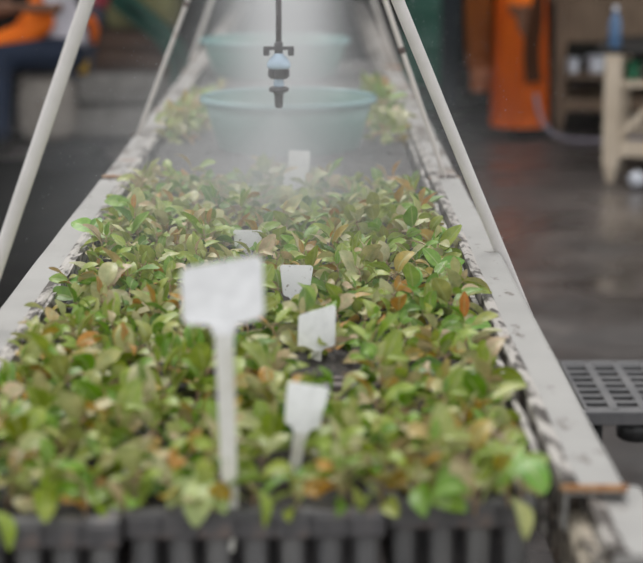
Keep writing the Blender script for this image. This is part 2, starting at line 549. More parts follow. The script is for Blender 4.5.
# ------------------------------------------------------------------ sprinkler hanging over the bench
SP = (-0.073, 3.85)
sp = empty('mist_sprinkler', (SP[0], SP[1], 1.0765), 'black and pale blue mist sprinkler hanging on a dark tube above the seedlings', 'sprinkler')
b = bmesh.new()
tube(b, [(0.0, 0, 0.132), (0.0005, 0, 0.2), (-0.001, 0, 0.35), (-0.002, 0, 0.55), (-0.002, 0, PZ - 1.08)], 0.0062, 12)
link('drop_tube', b, M['tube'], sp)
b = bmesh.new()
box(b, (0, 0, 0.1275), (0.060, 0.014, 0.0075), None, 0.002)
for s in (-1, 1):
    box(b, (s * 0.0262, 0, 0.1215), (0.013, 0.015, 0.020), None, 0.003)
lathe(b, [(0.0, 0.112), (0.009, 0.113), (0.0095, 0.138), (0.007, 0.141), (0.0, 0.141)], 20, close=False)
link('yoke', b, M['black'], sp)
b = bmesh.new()
lathe(b, [(0.0, 0.082), (0.021, 0.083), (0.0255, 0.088), (0.0255, 0.094), (0.0220, 0.101), (0.0165, 0.108), (0.0115, 0.113), (0.009, 0.117), (0.0, 0.118)], 28, close=False)
link('valve_body', b, M['blue'], sp)
b = bmesh.new()
lathe(b, [(0.0, 0.063), (0.0185, 0.063), (0.0215, 0.067), (0.0215, 0.082), (0.0225, 0.086), (0.021, 0.087), (0.0, 0.087)], 24, close=False)
for k in range(16):
    a = 2 * PI * k / 16
    box(b, (0.0212 * math.cos(a), 0.0212 * math.sin(a), 0.074), (0.003, 0.003, 0.014), Euler((0, 0, a)), 0.0006)
link('nut', b, M['black'], sp)
b = bmesh.new()
lathe(b, [(0.0, 0.042), (0.010, 0.043), (0.0115, 0.050), (0.010, 0.058), (0.012, 0.0645), (0.0, 0.065)], 20, close=False)
link('neck', b, M['blue'], sp)
b = bmesh.new()
lathe(b, [(0.0, 0.0), (0.006, 0.0), (0.0088, 0.004), (0.0098, 0.028), (0.0125, 0.033), (0.0210, 0.036), (0.0215, 0.043), (0.016, 0.046), (0.0, 0.046)], 24, close=False)
link('nozzle', b, M['black'], sp)

# ------------------------------------------------------------------ trays on the bench
TZ = 0.836
tray_cols = [(-0.425, -0.2145), (-0.213, 0.0815), (0.083, 0.256)]
col_word = ['left', 'middle', 'right']
row_len = 0.575
row_word = ['front row', 'second row', 'third row', 'fourth row', 'fifth row', 'sixth row', 'seventh row', 'eighth row', 'ninth row', 'tenth row']


def make_tray(x0, x1, y0, ln, front, label, rotz=0.0):
    t = empty('seedling_tray', (x0, y0, 0.695), label, 'tray', 'seedling trays on the bench', rotz)
    w = x1 - x0
    zt = TZ - 0.695
    b = bmesh.new()
    hgt = 0.032
    for (cx, cy, sx, sy) in ((w / 2, 0.011, w, 0.022), (w / 2, ln - 0.011, w, 0.022), (0.009, ln / 2, 0.018, ln - 0.045), (w - 0.009, ln / 2, 0.018, ln - 0.045)):
        box(b, (cx, cy, zt - hgt / 2), (sx, sy, hgt), None, 0.004)
    if front:               # moulded strips and notches along the front face
        k = int(round(w / 0.0415))
        for i in range(k):
            box(b, ((i + 0.5) * w / k, -0.001, zt - hgt / 2 - 0.001), (w / k - 0.006, 0.006, hgt - 0.008), None, 0.002)
    link('rim', b, M['tray'], t, smooth=False)
    b = bmesh.new()
    nx, ny = max(6, int(w / 0.012)), int(ln / 0.012)
    ins, dep = (0.012, 0.012) if front else (0.001, -0.002)
    g = [[b.verts.new((ins + (w - 2 * ins) * i / nx, ins + (ln - 2 * ins) * j / ny, zt - dep + 0.012 * mnoise.noise(Vector((x0 + i * 0.43, y0 + j * 0.43, 0))))) for j in range(ny + 1)] for i in range(nx + 1)]
    for i in range(nx):
        for j in range(ny):
            b.faces.new((g[i][j], g[i + 1][j], g[i + 1][j + 1], g[i][j + 1]))
    link('soil', b, M['soil'], t)
    n = int(round(w / 0.0415))
    if front:
        for i in range(n):
            b = bmesh.new()
            cx = (i + 0.5) * w / n
            lathe(b, [(0.0, 0.0), (0.010, 0.0), (0.012, 0.004), (0.0150, 0.10), (0.0158, zt - hgt + 0.004)], 12, (cx, 0.018, 0), close=False)
            for s in (-0.6, 0.0, 0.6):
                box(b, (cx + 0.0135 * math.sin(s), 0.018 - 0.0135 * math.cos(s), 0.052), (0.002, 0.003, 0.10), Euler((0, 0, s)), 0.0)
            link('cell', b, M['cell'], t)
        b = bmesh.new()
        box(b, (w / 2, ln / 2 + 0.03, 0.052), (w - 0.02, ln - 0.08, 0.10), None, 0.01)
        link('underside', b, M['tray'], t, smooth=False)
    else:
        b = bmesh.new()
        box(b, (w / 2, ln / 2, 0.052), (w - 0.02, ln - 0.03, 0.104), None, 0.01)
        link('underside', b, M['tray'], t, smooth=False)
    return t


for r in range(10):
    for c, (x0, x1) in enumerate(tray_cols):
        y0 = 1.925 + r * (row_len + 0.012)
        if r == 0:
            yy = (1.893, 1.922, 1.955)[c]
            ln = row_len - (yy - 1.925) - 0.012
            make_tray(x0, x1, yy, ln, True, f'dark dusty plastic seedling tray with tube cells, {col_word[c]} of the three at the front', (0.03, 0.055, 0.1)[c] * 0.35)
        else:
            bare = ' of bare dark soil' if r == 4 else ''
            make_tray(x0, x1, y0, row_len, False, f'black seedling tray{bare} on the bench, {col_word[c]} one in the {row_word[r]}')

# ------------------------------------------------------------------ seedlings
NL, NW = 6, 4


def leaf_arrays(base, az, el, L, W, curl, fold, roll=0.0, cut=1.0):
    """one leaf blade as vertices, quads and uvs; petiole end at base"""
    V, U, F = [], [], []
    p = Vector(base)
    e = el
    for i in range(NL + 1):
        t = i / NL * cut
        d = Vector((math.cos(az) * math.cos(e), math.sin(az) * math.cos(e), math.sin(e)))
        side = Vector((-math.sin(az), math.cos(az), 0))
        nrm = side.cross(d) * -1
        if roll:
            q = Matrix.Rotation(roll, 3, d)
            side_r, nrm_r = q @ side, q @ nrm
        else:
            side_r, nrm_r = side, nrm
        wd = W * 0.5 * max(0.03, math.sin(PI * min(1, (t * 0.93 + 0.035)) ** 0.85)) ** 0.75
        for k in range(NW + 1):
            s = (k / NW) * 2 - 1
            V.append(p + side_r * (wd * s) + nrm_r * (fold * abs(s) * wd + 0.0008 * math.sin(9 * t + 3 * s)))
            U.append((k / NW, t))
        p = p + d * (L / NL * cut)
        e -= curl / NL
    for i in range(NL):
        for k in range(NW):
            a = i * (NW + 1) + k
            F.append((a, a + 1, a + NW + 2, a + NW + 1))
    return V, U, F


def stem_arrays(pts, r0, r1, segs=5):
    V, F = [], []
    n = len(pts)
    for i, p in enumerate(pts):
        d = (Vector(pts[min(i + 1, n - 1)]) - Vector(pts[max(i - 1, 0)])).normalized()
        u = d.cross(Vector((0.3, 0.9, 0.1))).normalized()
        v = d.cross(u)
        r = r0 + (r1 - r0) * i / (n - 1)
        for k in range(segs):
            a = 2 * PI * k / segs
            V.append(Vector(p) + u * r * math.cos(a) + v * r * math.sin(a))
    for i in range(n - 1):
        for k in range(segs):
            j = (k + 1) % segs
            F.append((i * segs + k, i * segs + j, (i + 1) * segs + j, (i + 1) * segs + k))
    F.append(tuple(range((n - 1) * segs, n * segs)))
    return V, F


def seedling_variant(kind):
    """returns ((leaf V,U,F), (stem V,F)) of one plant standing at the origin"""
    LV, LU, LF, SV, SF = [], [], [], [], []

    def add_leaf(*a, **k):
        V, U, F = leaf_arrays(*a, **k)
        o = len(LV)
        LV.extend(V); LU.extend(U); LF.extend([tuple(o + i for i in f) for f in F])

    def add_stem(pts, r0, r1):
        V, F = stem_arrays(pts, r0, r1)
        o = len(SV)
        SV.extend(V); SF.extend([tuple(o + i for i in f) for f in F])

    h = {'low': 0.028, 'mid': 0.040, 'tall': 0.056}[kind[0]] * random.uniform(0.9, 1.1)
    lx, ly = random.uniform(-0.012, 0.012), random.uniform(-0.014, 0.008)
    spine = [(lx * t * t, ly * t * t, h * t) for t in (0, 0.3, 0.6, 1.0)]
    add_stem(spine, 0.0017, 0.001)
    a0 = random.uniform(0, 2 * PI)
    nodes = {'low': 3, 'mid': 3, 'tall': 4}[kind[0]]
    for i in range(nodes):
        t = 0.35 + 0.65 * i / (nodes - 1)
        bz = Vector((lx * t * t, ly * t * t, h * t))
        for s in (0, 1):
            if random.random() < 0.10:
                continue
            az = a0 + i * PI / 2 + s * PI + random.uniform(-0.5, 0.5)
            top = i == nodes - 1
            L = random.uniform(0.036, 0.060) * (0.72 if top else 1.0) * kind[1]
            W = L * random.uniform(0.42, 0.64)
            el = random.choice((random.uniform(-0.3, 0.5), random.uniform(0.3, 1.25))) + (0.25 if top else 0)
            pet = 0.008
            pd = Vector((math.cos(az), math.sin(az), 0.6)) * pet
            add_stem([bz, bz + pd * 0.5, bz + pd], 0.0009, 0.0007)
            add_leaf(bz + pd, az, el, L, W, random.uniform(0.1, 1.6), random.uniform(0.05, 0.6), random.uniform(-0.9, 0.9), cut=random.choice((1, 1, 1, 0.62)))
    if kind[0] == 'tall':
        add_leaf(Vector((lx, ly, h)), random.uniform(0, 6.28), 1.3, 0.026, 0.010, 0.3, 0.3)
    return (LV, LU, LF), (SV, SF)


def mesh_of(name, V, F, material, U=None):
    me = bpy.data.meshes.new(name)
    me.from_pydata([tuple(v) for v in V], [], F)
    if U is not None:
        uv = me.uv_layers.new(name='UVMap')
        li = np.empty(len(me.loops), dtype=np.int32)
        me.loops.foreach_get('vertex_index', li)
        uv.data.foreach_set('uv', np.array(U, dtype=np.float32)[li].ravel())
    me.materials.append(material)
    me.polygons.foreach_set('use_smooth', [True] * len(me.polygons))
    me.update()
    return me


kinds = [('low', 1.0), ('mid', 1.0), ('tall', 0.9), ('low', 1.15), ('mid', 0.85), ('low', 0.9), ('mid', 1.15), ('tall', 1.0), ('low', 1.0), ('mid', 0.95)]
looks = ['low', 'leafy', 'taller', 'broad-leaved low', 'small-leaved', 'low', 'broad-leaved', 'taller', 'low', 'leafy']
variants = [seedling_variant(k) for k in kinds]
v_leaf = [mesh_of('leaves', a[0], a[2], M['leaf'], a[1]) for a, s in variants]
v_stem = [mesh_of('stem', s[0], s[1], M['stem']) for a, s in variants]

SZ = 0.822
plants = []           # (row, col, x, y, variant, rot, scale)
CLEAR = [(-0.02, 2.10, 0.036, 0.11), (0.004, 2.60, 0.050, 0.25), (-0.029, 3.02, 0.046, 0.12), (-0.129, 3.45, 0.046, 0.12), (-0.048, 4.10, 0.036, 0.2)]
ncol = 14
y = 1.942
row = 0
while y < 4.30:
    skew = 0.06
    place = 0
    for c in range(ncol):
        x = -0.405 + 0.0485 * c + random.uniform(-0.008, 0.008) + (0.012 if row % 2 else 0)
        yy = y + (x + 0.1) * skew * max(0, 1 - row / 20) + random.uniform(-0.010, 0.010)
        # the clump thins out towards its far end and leaves the left edge bare in places
        if row > 38 and random.random() < (row - 38) * 0.06:
            continue
        if x < -0.385 and random.random() < 0.25:
            continue
        if any(abs(x - lx) < wd and ly - fr < yy < ly + 0.022 for lx, ly, wd, fr in CLEAR):
            continue
        place += 1
        plants.append((row, place - 1, x, yy, random.randrange(len(variants)), random.uniform(0, 2 * PI), random.uniform(0.82, 1.22)))
    y += 0.050
    row += 1

ORD = ['first', 'second', 'third', 'fourth', 'fifth', 'sixth', 'seventh', 'eighth', 'ninth', 'tenth', 'eleventh', 'twelfth', 'thirteenth', 'fourteenth', 'fifteenth', 'sixteenth', 'seventeenth', 'eighteenth', 'nineteenth', 'twentieth', 'twenty-first', 'twenty-second', 'twenty-third', 'twenty-fourth']
N_IND = 286
for i, (rw, c, x, yy, k, rot, sc) in enumerate(plants[:N_IND]):
    rt = empty('seedling', (x, yy, SZ), f'{looks[k]} seedling, {ORD[rw]} row from the tray front, {ORD[c]} place from the left rail', 'seedling', 'seedlings crowded in the trays', rot)
    rt.scale = (sc, sc, sc)
    for nm, me in (('leaves', v_leaf[k]), ('stem', v_stem[k])):
        o = bpy.data.objects.new(nm, me)
        o.parent = rt
        COL.objects.link(o)


def mass(name, items, label, cat, group=None):
    V, U, F, MI = [], [], [], []
    off = 0
    for (x, yy, z, k, rot, sc) in items:
        (lv, lu, lf), (sv, sf) = variants[k]
        ca, sa = math.cos(rot) * sc, math.sin(rot) * sc
        for vv, ff, uu, mi in ((lv, lf, lu, 0), (sv, sf, None, 1)):
            a = np.array([tuple(v) for v in vv])
            b2 = np.stack([a[:, 0] * ca - a[:, 1] * sa + x, a[:, 0] * sa + a[:, 1] * ca + yy, a[:, 2] * sc + z], 1)
            V.append(b2)
            U.extend(uu if uu is not None else [(0.2, 0.2)] * len(vv))
            F.extend([tuple(off + q for q in f) for f in ff])
            MI.extend([mi] * len(ff))
            off += len(vv)
    V = np.concatenate(V)
    me = mesh_of(name, V.tolist(), F, M['leaf'], U)
    me.materials.append(M['stem'])
    me.polygons.foreach_set('material_index', MI)
    o = bpy.data.objects.new(name, me)
    COL.objects.link(o)
    return tag(o, label, cat, group, 'stuff')


mass('seedling_mass', [(x, yy, SZ, k, rot, sc) for rw, c, x, yy, k, rot, sc in plants[N_IND:]],
     'dense mat of green and beige seedlings filling the bench behind the front rows', 'seedlings')


def special(loc, leaves, label, material=None, stem_h=0.05, rotz=0.0, red=None):
    rt = empty('seedling', loc, label, 'seedling', 'seedlings crowded in the trays', rotz)
    V, F = stem_arrays([(0, 0, 0), (0.001, 0, stem_h * 0.5), (0, 0.001, stem_h)], 0.0018, 0.0011)
    o = bpy.data.objects.new('stem', mesh_of('stem', V, F, M['stem'])); o.parent = rt; COL.objects.link(o)
    LV, LU, LF = [], [], []
    for (t, az, el, L, W, curl, fold) in leaves:
        V, U, F = leaf_arrays(Vector((0, 0, stem_h * t)), az, el, L, W, curl, fold, 0.75 * math.cos(az))
        k = len(LV)
        LV.extend(V); LU.extend(U); LF.extend([tuple(k + i for i in f) for f in F])
    o = bpy.data.objects.new('leaves', mesh_of('leaves', LV, LF, material or M['leaf_green'], LU)); o.parent = rt; COL.objects.link(o)
    if red:
        V, U, F = leaf_arrays(Vector((0, 0, stem_h)), *red)
        o = bpy.data.objects.new('young_leaf', mesh_of('young_leaf', V, F, M['leaf_red'], U)); o.parent = rt; COL.objects.link(o)
        o['label'] = 'upright red orange young leaf'
    return rt


special((-0.428, 3.44, 0.825), [(1, 2.5, 0.35, 0.058, 0.036, 0.5, 0.15), (0.95, -0.9, 0.3, 0.056, 0.036, 0.9, 0.15), (0.7, 0.9, 0.4, 0.045, 0.026, 0.7, 0.2), (1, 1.2, 0.7, 0.04, 0.022, 0.5, 0.2)],
        'bright green broad-leaved seedling leaning over the left rail at mid bench', stem_h=0.06)
special((-0.425, 3.05, 0.825), [(1, 2.9, 0.3, 0.035, 0.022, 0.5, 0.2), (0.9, -0.5, 0.4, 0.04, 0.022, 0.6, 0.2), (0.7, 4.2, 0.1, 0.045, 0.024, 0.9, 0.2), (0.6, 5.4, 0.2, 0.05, 0.024, 0.9, 0.2)],
        'small seedling touching the left rail, nearer than the bright broad-leaved one', stem_h=0.04)
special((-0.400, 3.78, 0.825), [(1, 3.0, 0.35, 0.045, 0.032, 0.6, 0.15), (1, 0.1, 0.3, 0.045, 0.03, 0.6, 0.15), (0.8, 4.6, 0.1, 0.04, 0.026, 0.8, 0.2), (0.6, 1.5, 0.9, 0.04, 0.022, 0.3, 0.2)],
        'olive green round-leaved seedling by the left rail near the mat\'s far end', stem_h=0.055)
special((0.235, 2.73, 0.825), [(0.7, 0.2, 0.3, 0.045, 0.026, 0.8, 0.2), (0.6, 3.0, 0.3, 0.045, 0.026, 0.8, 0.2), (0.4, 5.0, 0.2, 0.045, 0.026, 0.8, 0.2)],
        'seedling with one upright red orange leaf beside the right rail', stem_h=0.05, red=(4.6, 1.35, 0.046, 0.016, 0.2, 0.5))
special((0.222, 3.10, 0.825), [(1, 0.3, 0.3, 0.048, 0.030, 0.3, 0.12), (1, 2.6, 0.9, 0.045, 0.026, 0.4, 0.2), (0.6, 4.6, 0.3, 0.05, 0.03, 1.0, 0.2), (0.7, 5.6, 0.1, 0.04, 0.024, 0.8, 0.2)],
        'green seedling with a broad leaf pointing at the right rail at mid bench', stem_h=0.055)
special((0.165, 2.92, 0.825), [(1, 4.4, 1.2, 0.05, 0.032, 0.4, 0.12), (0.9, 1.3, 0.9, 0.045, 0.028, 0.4, 0.2), (0.6, 3.2, 0.3, 0.045, 0.026, 0.9, 0.2), (0.6, 0.2, 0.3, 0.045, 0.026, 0.9, 0.2)],
        'tall green seedling with two upright leaves a little left of the right rail', stem_h=0.06)
special((0.238, 1.975, 0.83), [(1, 5.2, -0.1, 0.056, 0.034, 0.9, 0.12), (0.9, 4.0, 0.2, 0.05, 0.026, 1.2, 0.2), (0.9, 2.0, 0.5, 0.045, 0.026, 0.8, 0.2), (0.7, 0.6, 0.6, 0.045, 0.026, 0.8, 0.2)],
        'green seedling in the right front corner with one broad drooping leaf', stem_h=0.05)
special((-0.125, 1.942, 0.832), [(0.95, 4.6, -0.1, 0.064, 0.036, 1.25, 0.1), (0.9, 5.4, -0.1, 0.05, 0.026, 1.0, 0.2), (0.9, 3.6, 0.0, 0.05, 0.028, 1.1, 0.2), (0.8, 1.5, 0.5, 0.045, 0.026, 0.8, 0.2)],
        'pale green seedling drooping broad leaves over the front rim beside the largest label', material=leaf_material('pale_green_leaf', [(0, (0.30, 0.40, 0.11)), (1, (0.38, 0.44, 0.17))]), stem_h=0.035)

far = []
for i in range(30):
    far.append((random.uniform(-0.42, -0.30), random.uniform(5.1, 6.3), SZ, random.randrange(10), random.uniform(0, 6.28), random.uniform(1.1, 1.5)))
mass('seedling_mass', far, 'patch of yellow green seedlings left of the near basin', 'seedlings')
far = []
for i in range(30):
    far.append((random.uniform(0.185, 0.25), random.uniform(5.0, 6.3), SZ, random.randrange(10), random.uniform(0, 6.28), random.uniform(1.1, 1.45)))
mass('seedling_mass', far, 'patch of green seedlings between the near basin and the right rail', 'seedlings')


# ------------------------------------------------------------------ white T-shaped plant labels
def plant_label(loc, hw, hh, stem_len, sw, yaw, pitch, roll, label, taper=0.0, skew=0.0, dirty=False, shoulder=0.2):
    rt = empty('plant_label', loc, label, 'plant label', 'white labels in the seedlings')
    rt.rotation_euler = (-pitch, roll, yaw)
    th = 0.0014

    def plate(out, name, m):
        t = bmesh.new()
        f = t.faces.new([t.verts.new((x, -th / 2, z)) for x, z in out])
        r = bmesh.ops.extrude_face_region(t, geom=[f])
        for v in r['geom']:
            if isinstance(v, bmesh.types.BMVert):
                v.co.y += th
        bmesh.ops.recalc_face_normals(t, faces=t.faces)
        bmesh.ops.bevel(t, geom=list(t.edges), offset=0.0004, segments=1, affect='EDGES')
        # a gentle bend across the plate
        for v in t.verts:
            v.co.y += 2.0 * v.co.x ** 2
        return link(name, t, m, rt, smooth=False)
    z0, z1 = stem_len, stem_len + hh
    c = hw * 0.06
    a = hw / 2
    sh = hh * shoulder
    out = [(sw / 2, z0 - sh * 0.6), (sw / 2 + sw * 0.25, z0 - sh * 0.1), (a - taper - c, z0 + skew * 0.4), (a - taper, z0 + c + skew * 0.4), (a, z1 - c + skew), (a - c, z1 + skew),
           (-a + c, z1 - skew), (-a, z1 - c - skew), (-a + taper, z0 + c - skew * 0.4), (-a + taper + c, z0 - skew * 0.4), (-sw / 2 - sw * 0.25, z0 - sh * 0.1), (-sw / 2, z0 - sh * 0.6)]
    plate(out[::-1], 'label_plate', M['label_dirty'] if dirty else M['label'])
    plate([(-sw * 0.1, -0.03), (sw * 0.1, -0.03), (sw / 2 * 0.8, 0.0), (sw / 2, z0 - sh * 0.5), (-sw / 2, z0 - sh * 0.5), (-sw / 2 * 0.8, 0.0)][::-1], 'stake', M['stake'])
    return rt


R_ = math.radians
plant_label((-0.0935, 1.938, 0.815), 0.091, 0.068, 0.234, 0.021, 0.0, R_(4), R_(-1.6), 'large blurred white label on a long stake, tallest and nearest of all', skew=0.006, shoulder=0.42)
plant_label((-0.0255, 2.10, 0.815), 0.052, 0.052, 0.068, 0.017, 0.1, R_(10), R_(11), 'white label right of the tall near one, leaning right in the front rows', taper=0.004, shoulder=0.3)
plant_label((0.004, 2.60, 0.815), 0.056, 0.057, 0.042, 0.016, -0.1, R_(10), R_(0), 'clean white label standing third from the tray front', skew=0.008, shoulder=0.15)
plant_label((-0.030, 3.02, 0.815), 0.058, 0.054, 0.029, 0.018, 0.15, R_(12), R_(3), 'speckled white label sunk to its plate in the mid mat', taper=0.006, dirty=True)
plant_label((-0.129, 3.45, 0.815), 0.058, 0.036, 0.031, 0.017, -0.1, R_(10), R_(0), 'small splashed white label just above and right of the tall near one', taper=0.004, dirty=True)
plant_label((-0.0485, 4.10, 0.815), 0.050, 0.052, 0.037, 0.014, 0.1, R_(4), R_(5), 'tilted splashed white label in the mist, in front of its twin', dirty=True, skew=0.008)
plant_label((-0.038, 4.30, 0.815), 0.052, 0.062, 0.046, 0.014, 0.0, R_(4), R_(3), 'farthest white label, half behind the tilted one before the basin')


# ------------------------------------------------------------------ two teal basins standing on the bench
def basin(loc, R, label, zr=1.0):
    rt = empty('basin', loc, label, 'basin', 'teal plastic basins on the bench')
    b = bmesh.new()
    r0 = R * 0.80
    h = 0.142
    lathe(b, [(0.0, 0.003), (r0 * 0.95, 0.0), (r0, 0.006), (r0 + (R * 0.95 - r0) * 0.5, h * 0.5), (R * 0.95, h), (R * 0.93, h), (r0 + (R * 0.93 - r0) * 0.45, h * 0.5), (r0 - 0.006, 0.012), (0, 0.009)], 56, close=False)
    link('bowl', b, M['basin'], rt)
    b = bmesh.new()
    lathe(b, [(R * 0.925, h - 0.002), (R * 0.94, h + 0.006), (R * 0.985, h + 0.006), (R, h + 0.001), (R, h - 0.010), (R * 0.985, h - 0.012), (R * 0.975, h - 0.004), (R * 0.925, h - 0.002)], 56, close=False)
    link('lip', b, M['basin_rim'], rt)
    return rt


basin((-0.068, 4.99, 0.837), 0.247, 'teal plastic basin standing on the bench just behind the hanging sprinkler')
basin((-0.150, 7.15, 0.837), 0.30, 'second teal basin farther along the bench, veiled by mist')

# ------------------------------------------------------------------ low slatted plastic stand, right
PH = 0.335
pal = empty('slatted_stand', (0.635, 4.09, 0.0), 'low black plastic stand with a slotted top on the wet floor right of the bench', 'stand')
PW, PD = 1.1, 0.46
b = bmesh.new()
pitch_x, ny = 0.0725, 7
for i in range(int(PW / pitch_x) + 1):
    box(b, (0.006 + i * pitch_x, PD / 2, PH - 0.008), (0.022, PD, 0.016), None, 0.003)
for j in range(ny + 1):
    box(b, (PW / 2 - 0.02, 0.03 + j * (PD - 0.06) / ny, PH - 0.008), (PW - 0.03, 0.020, 0.012), None, 0.003)
link('slotted_top', b, M['pallet'], pal, smooth=False)
b = bmesh.new()
for y_ in (0.0, PD):
    box(b, (PW / 2 - 0.02, y_, PH - 0.017), (PW, 0.026, 0.034), None, 0.004)
for x_ in (0.0, PW - 0.03):
    box(b, (x_, PD / 2, PH - 0.017), (0.022, PD, 0.034), None, 0.004)
link('frame', b, M['pallet'], pal, smooth=False)
for fx in (0.03, PW - 0.06):
    for fy in (0.03, PD - 0.03):
        b = bmesh.new()
        lathe(b, [(0.0, 0.0), (0.020, 0.0), (0.022, 0.004), (0.024, PH - 0.03), (0.0, PH - 0.03)], 18, (fx, fy, 0), close=False)
        link('leg', b, M['hose_black'], pal)
for fx in (0.135, 0.44, 0.75):
    b = bmesh.new()
    lathe(b, [(0.0, PH - 0.085), (0.034, PH - 0.085), (0.044, PH - 0.078), (0.047, PH - 0.034), (0.0, PH - 0.030)], 20, (fx, 0.05, 0), close=False)
    link('socket', b, M['hose_black'], pal)


# ------------------------------------------------------------------ background work tables, right
def table(name, x0, x1, y0, y1, h, legw, m, mtop, label, shelf=None, rotz=0.0, brace=False, apron=0.0, top_t=0.03):
    t = empty(name, (x0, y0, 0), label, 'table', None, rotz)
    w, d = x1 - x0, y1 - y0
    b = bmesh.new()
    n = 4
    for k in range(n):
        box(b, (w / 2, (k + 0.5) * d / n, h - top_t / 2), (w + 0.10, d / n - 0.006, top_t), None, 0.004)
    link('table_top', b, mtop, t, smooth=False)
    for x in (legw / 2, w - legw / 2):
        for y in (legw / 2, d - legw / 2):
            b = bmesh.new()
            lg = [(x - legw / 2, y - legw / 2), (x + legw / 2, y - legw / 2), (x + legw / 2, y + legw / 2), (x - legw / 2, y + legw / 2)]
            rings = []
            for z, s in ((0, 0.45), (0.10, 0.95), (h * 0.5, 1.0), (h - top_t, 1.0)):
                rings.append([b.verts.new((x + (px - x) * s, y + (py - y) * s, z)) for px, py in lg])
            for a, c in zip(rings, rings[1:]):
                for q in range(4):
                    b.faces.new((a[q], a[(q + 1) % 4], c[(q + 1) % 4], c[q]))
            b.faces.new(rings[0][::-1]); b.faces.new(rings[-1])
            link('leg', b, m, t, smooth=False)
    for y in (legw / 2, d - legw / 2):
        b = bmesh.new()
        beam(b, (legw, y, 0.19), (w - legw, y, 0.19), 0.045, 0.085)
        link('stretcher', b, m, t, smooth=False)
    if shelf:
        b = bmesh.new()
        for k in range(3):
            box(b, (w / 2, (k + 0.5) * d / 3, shelf), (w - 0.002, d / 3 - 0.01, 0.03), None, 0.003)
        link('shelf', b, m, t, smooth=False)
    if apron:
        b = bmesh.new()
        box(b, (w / 2, 0.012, h - top_t - apron / 2), (w - 2 * legw, 0.024, apron), None, 0.003)
        link('apron', b, m, t, smooth=False)
    if brace:
        b = bmesh.new()
        beam(b, (legw * 0.9, legw / 2, 0.26), (legw + 0.28, legw / 2, 0.53), 0.03, 0.04)
        link('brace', b, m, t, smooth=False)
    return t


table('work_table', 1.583, 2.9, 9.79, 10.8, 0.735, 0.088, M['wood'], M['wood_dark'], 'pale wooden work table with dark top and pointed legs at the right edge', shelf=0.545, brace=True, rotz=math.radians(-13))
table('potting_table', 1.60, 3.0, 11.95, 12.9, 0.90, 0.08, M['wood_brown'], M['wood_brown'], 'brown wooden potting table standing behind the pale work table', shelf=0.38, apron=0.26)


def pot(loc, r, h, m, label, cat='pot', group=None):
    rt = empty('plant_pot', loc, label, cat, group)
    b = bmesh.new()
    lathe(b, [(0, 0.002), (r * 0.72, 0), (r * 0.78, 0.004), (r * 0.95, h * 0.8), (r * 0.9, h * 0.8), (r * 0.7, 0.01), (0, 0.01)], 20, close=False)
    link('pot_body', b, m, rt)
    b = bmesh.new()
    lathe(b, [(r * 0.9, h * 0.78), (r, h * 0.78), (r * 1.02, h), (r * 0.92, h), (r * 0.9, h * 0.78)], 20, close=False)
    link('pot_rim', b, m, rt)
    return rt


gp = 'pots on the table shelves'
pot((1.735, 12.07, 0.395), 0.050, 0.10, M['white'], 'white pot on the potting table shelf, nearest the orange skirt', group=gp)
pot((1.89, 12.07, 0.395), 0.062, 0.115, M['white'], 'larger white pot beside the pale table leg, on the shelf behind', group=gp)
pot((2.03, 12.10, 0.395), 0.058, 0.11, M['white'], 'greyish white pot on the shelf, just behind the pale leg', group=gp)
pot((1.755, 9.90, 0.562), 0.045, 0.10, M['green'], 'small green pot on the pale work table shelf', group=gp)
pot((1.865, 9.88, 0.562), 0.042, 0.09, M['white'], 'small white pot right of the green one on the shelf', group=gp)
b = bmesh.new()
lathe(b, [(0.0, 0.0)] + [(0.046 * math.sin(PI * i / 16), 0.046 - 0.046 * math.cos(PI * i / 16)) for i in range(1, 16)] + [(0.0, 0.092)], 24, close=False)
lathe(b, [(0.0, 0.088), (0.008, 0.089), (0.008, 0.094), (0.0, 0.095)], 10, close=False)
ball = link('float_ball', b, M['white'])
ball.location = (1.748, 9.62, 0.0)
tag(ball, 'bright white plastic ball lying on the floor before the pale table', 'ball')

bt = empty('bottle', (1.645, 9.86, 0.736), 'blue plastic bottle standing on the corner of the pale work table', 'bottle')
b = bmesh.new()
lathe(b, [(0, 0), (0.03, 0), (0.033, 0.006), (0.033, 0.13), (0.024, 0.165), (0.012, 0.185), (0.012, 0.20), (0, 0.20)], 20, close=False)
link('bottle_body', b, M['blue_bottle'], bt)
b = bmesh.new()
lathe(b, [(0, 0.198), (0.015, 0.198), (0.015, 0.225), (0, 0.226)], 16, close=False)
link('cap', b, M['white'], bt)

b = bmesh.new()
tube(b, [(1.44, 11.62, 0.30), (1.455, 11.62, 0.2), (1.49, 11.61, 0.11), (1.56, 11.58, 0.04), (1.66, 11.52, 0.012), (1.80, 11.5, 0.012), (2.0, 11.6, 0.012), (2.3, 11.65, 0.012)], 0.013, 10)
o = link('hose', b, M['hose'])
tag(o, 'lilac grey hose curling from the orange skirt down to the floor', 'hose')

po = empty('post', (0.985, 13.0, 0), 'dark teal post standing left of the person in orange', 'post')
b = bmesh.new()
beam(b, (0, 0, 0), (0, 0, 2.9), 0.13, 0.13, 0.006)
link('post_shaft', b, M['post'], po, smooth=False)
b = bmesh.new()
box(b, (0, 0, 0.03), (0.2, 0.2, 0.06), None, 0.01)
link('footing', b, M['wall'], po, smooth=False)

dr = empty('drum', (0.98, 15.4, 0), 'green drum at the back, left of the dark post', 'drum')
b = bmesh.new()
lathe(b, [(0, 0), (0.22, 0), (0.23, 0.02), (0.23, 0.3), (0.24, 0.32), (0.23, 0.34), (0.23, 0.6), (0.24, 0.62), (0.23, 0.64), (0.23, 0.9), (0.2, 0.92), (0, 0.92)], 28, close=False)
link('drum_body', b, M['tarp'], dr)
b = bmesh.new()
lathe(b, [(0, 0.915), (0.21, 0.915), (0.21, 0.945), (0, 0.95)], 28, close=False)
link('lid', b, M['tarp'], dr)


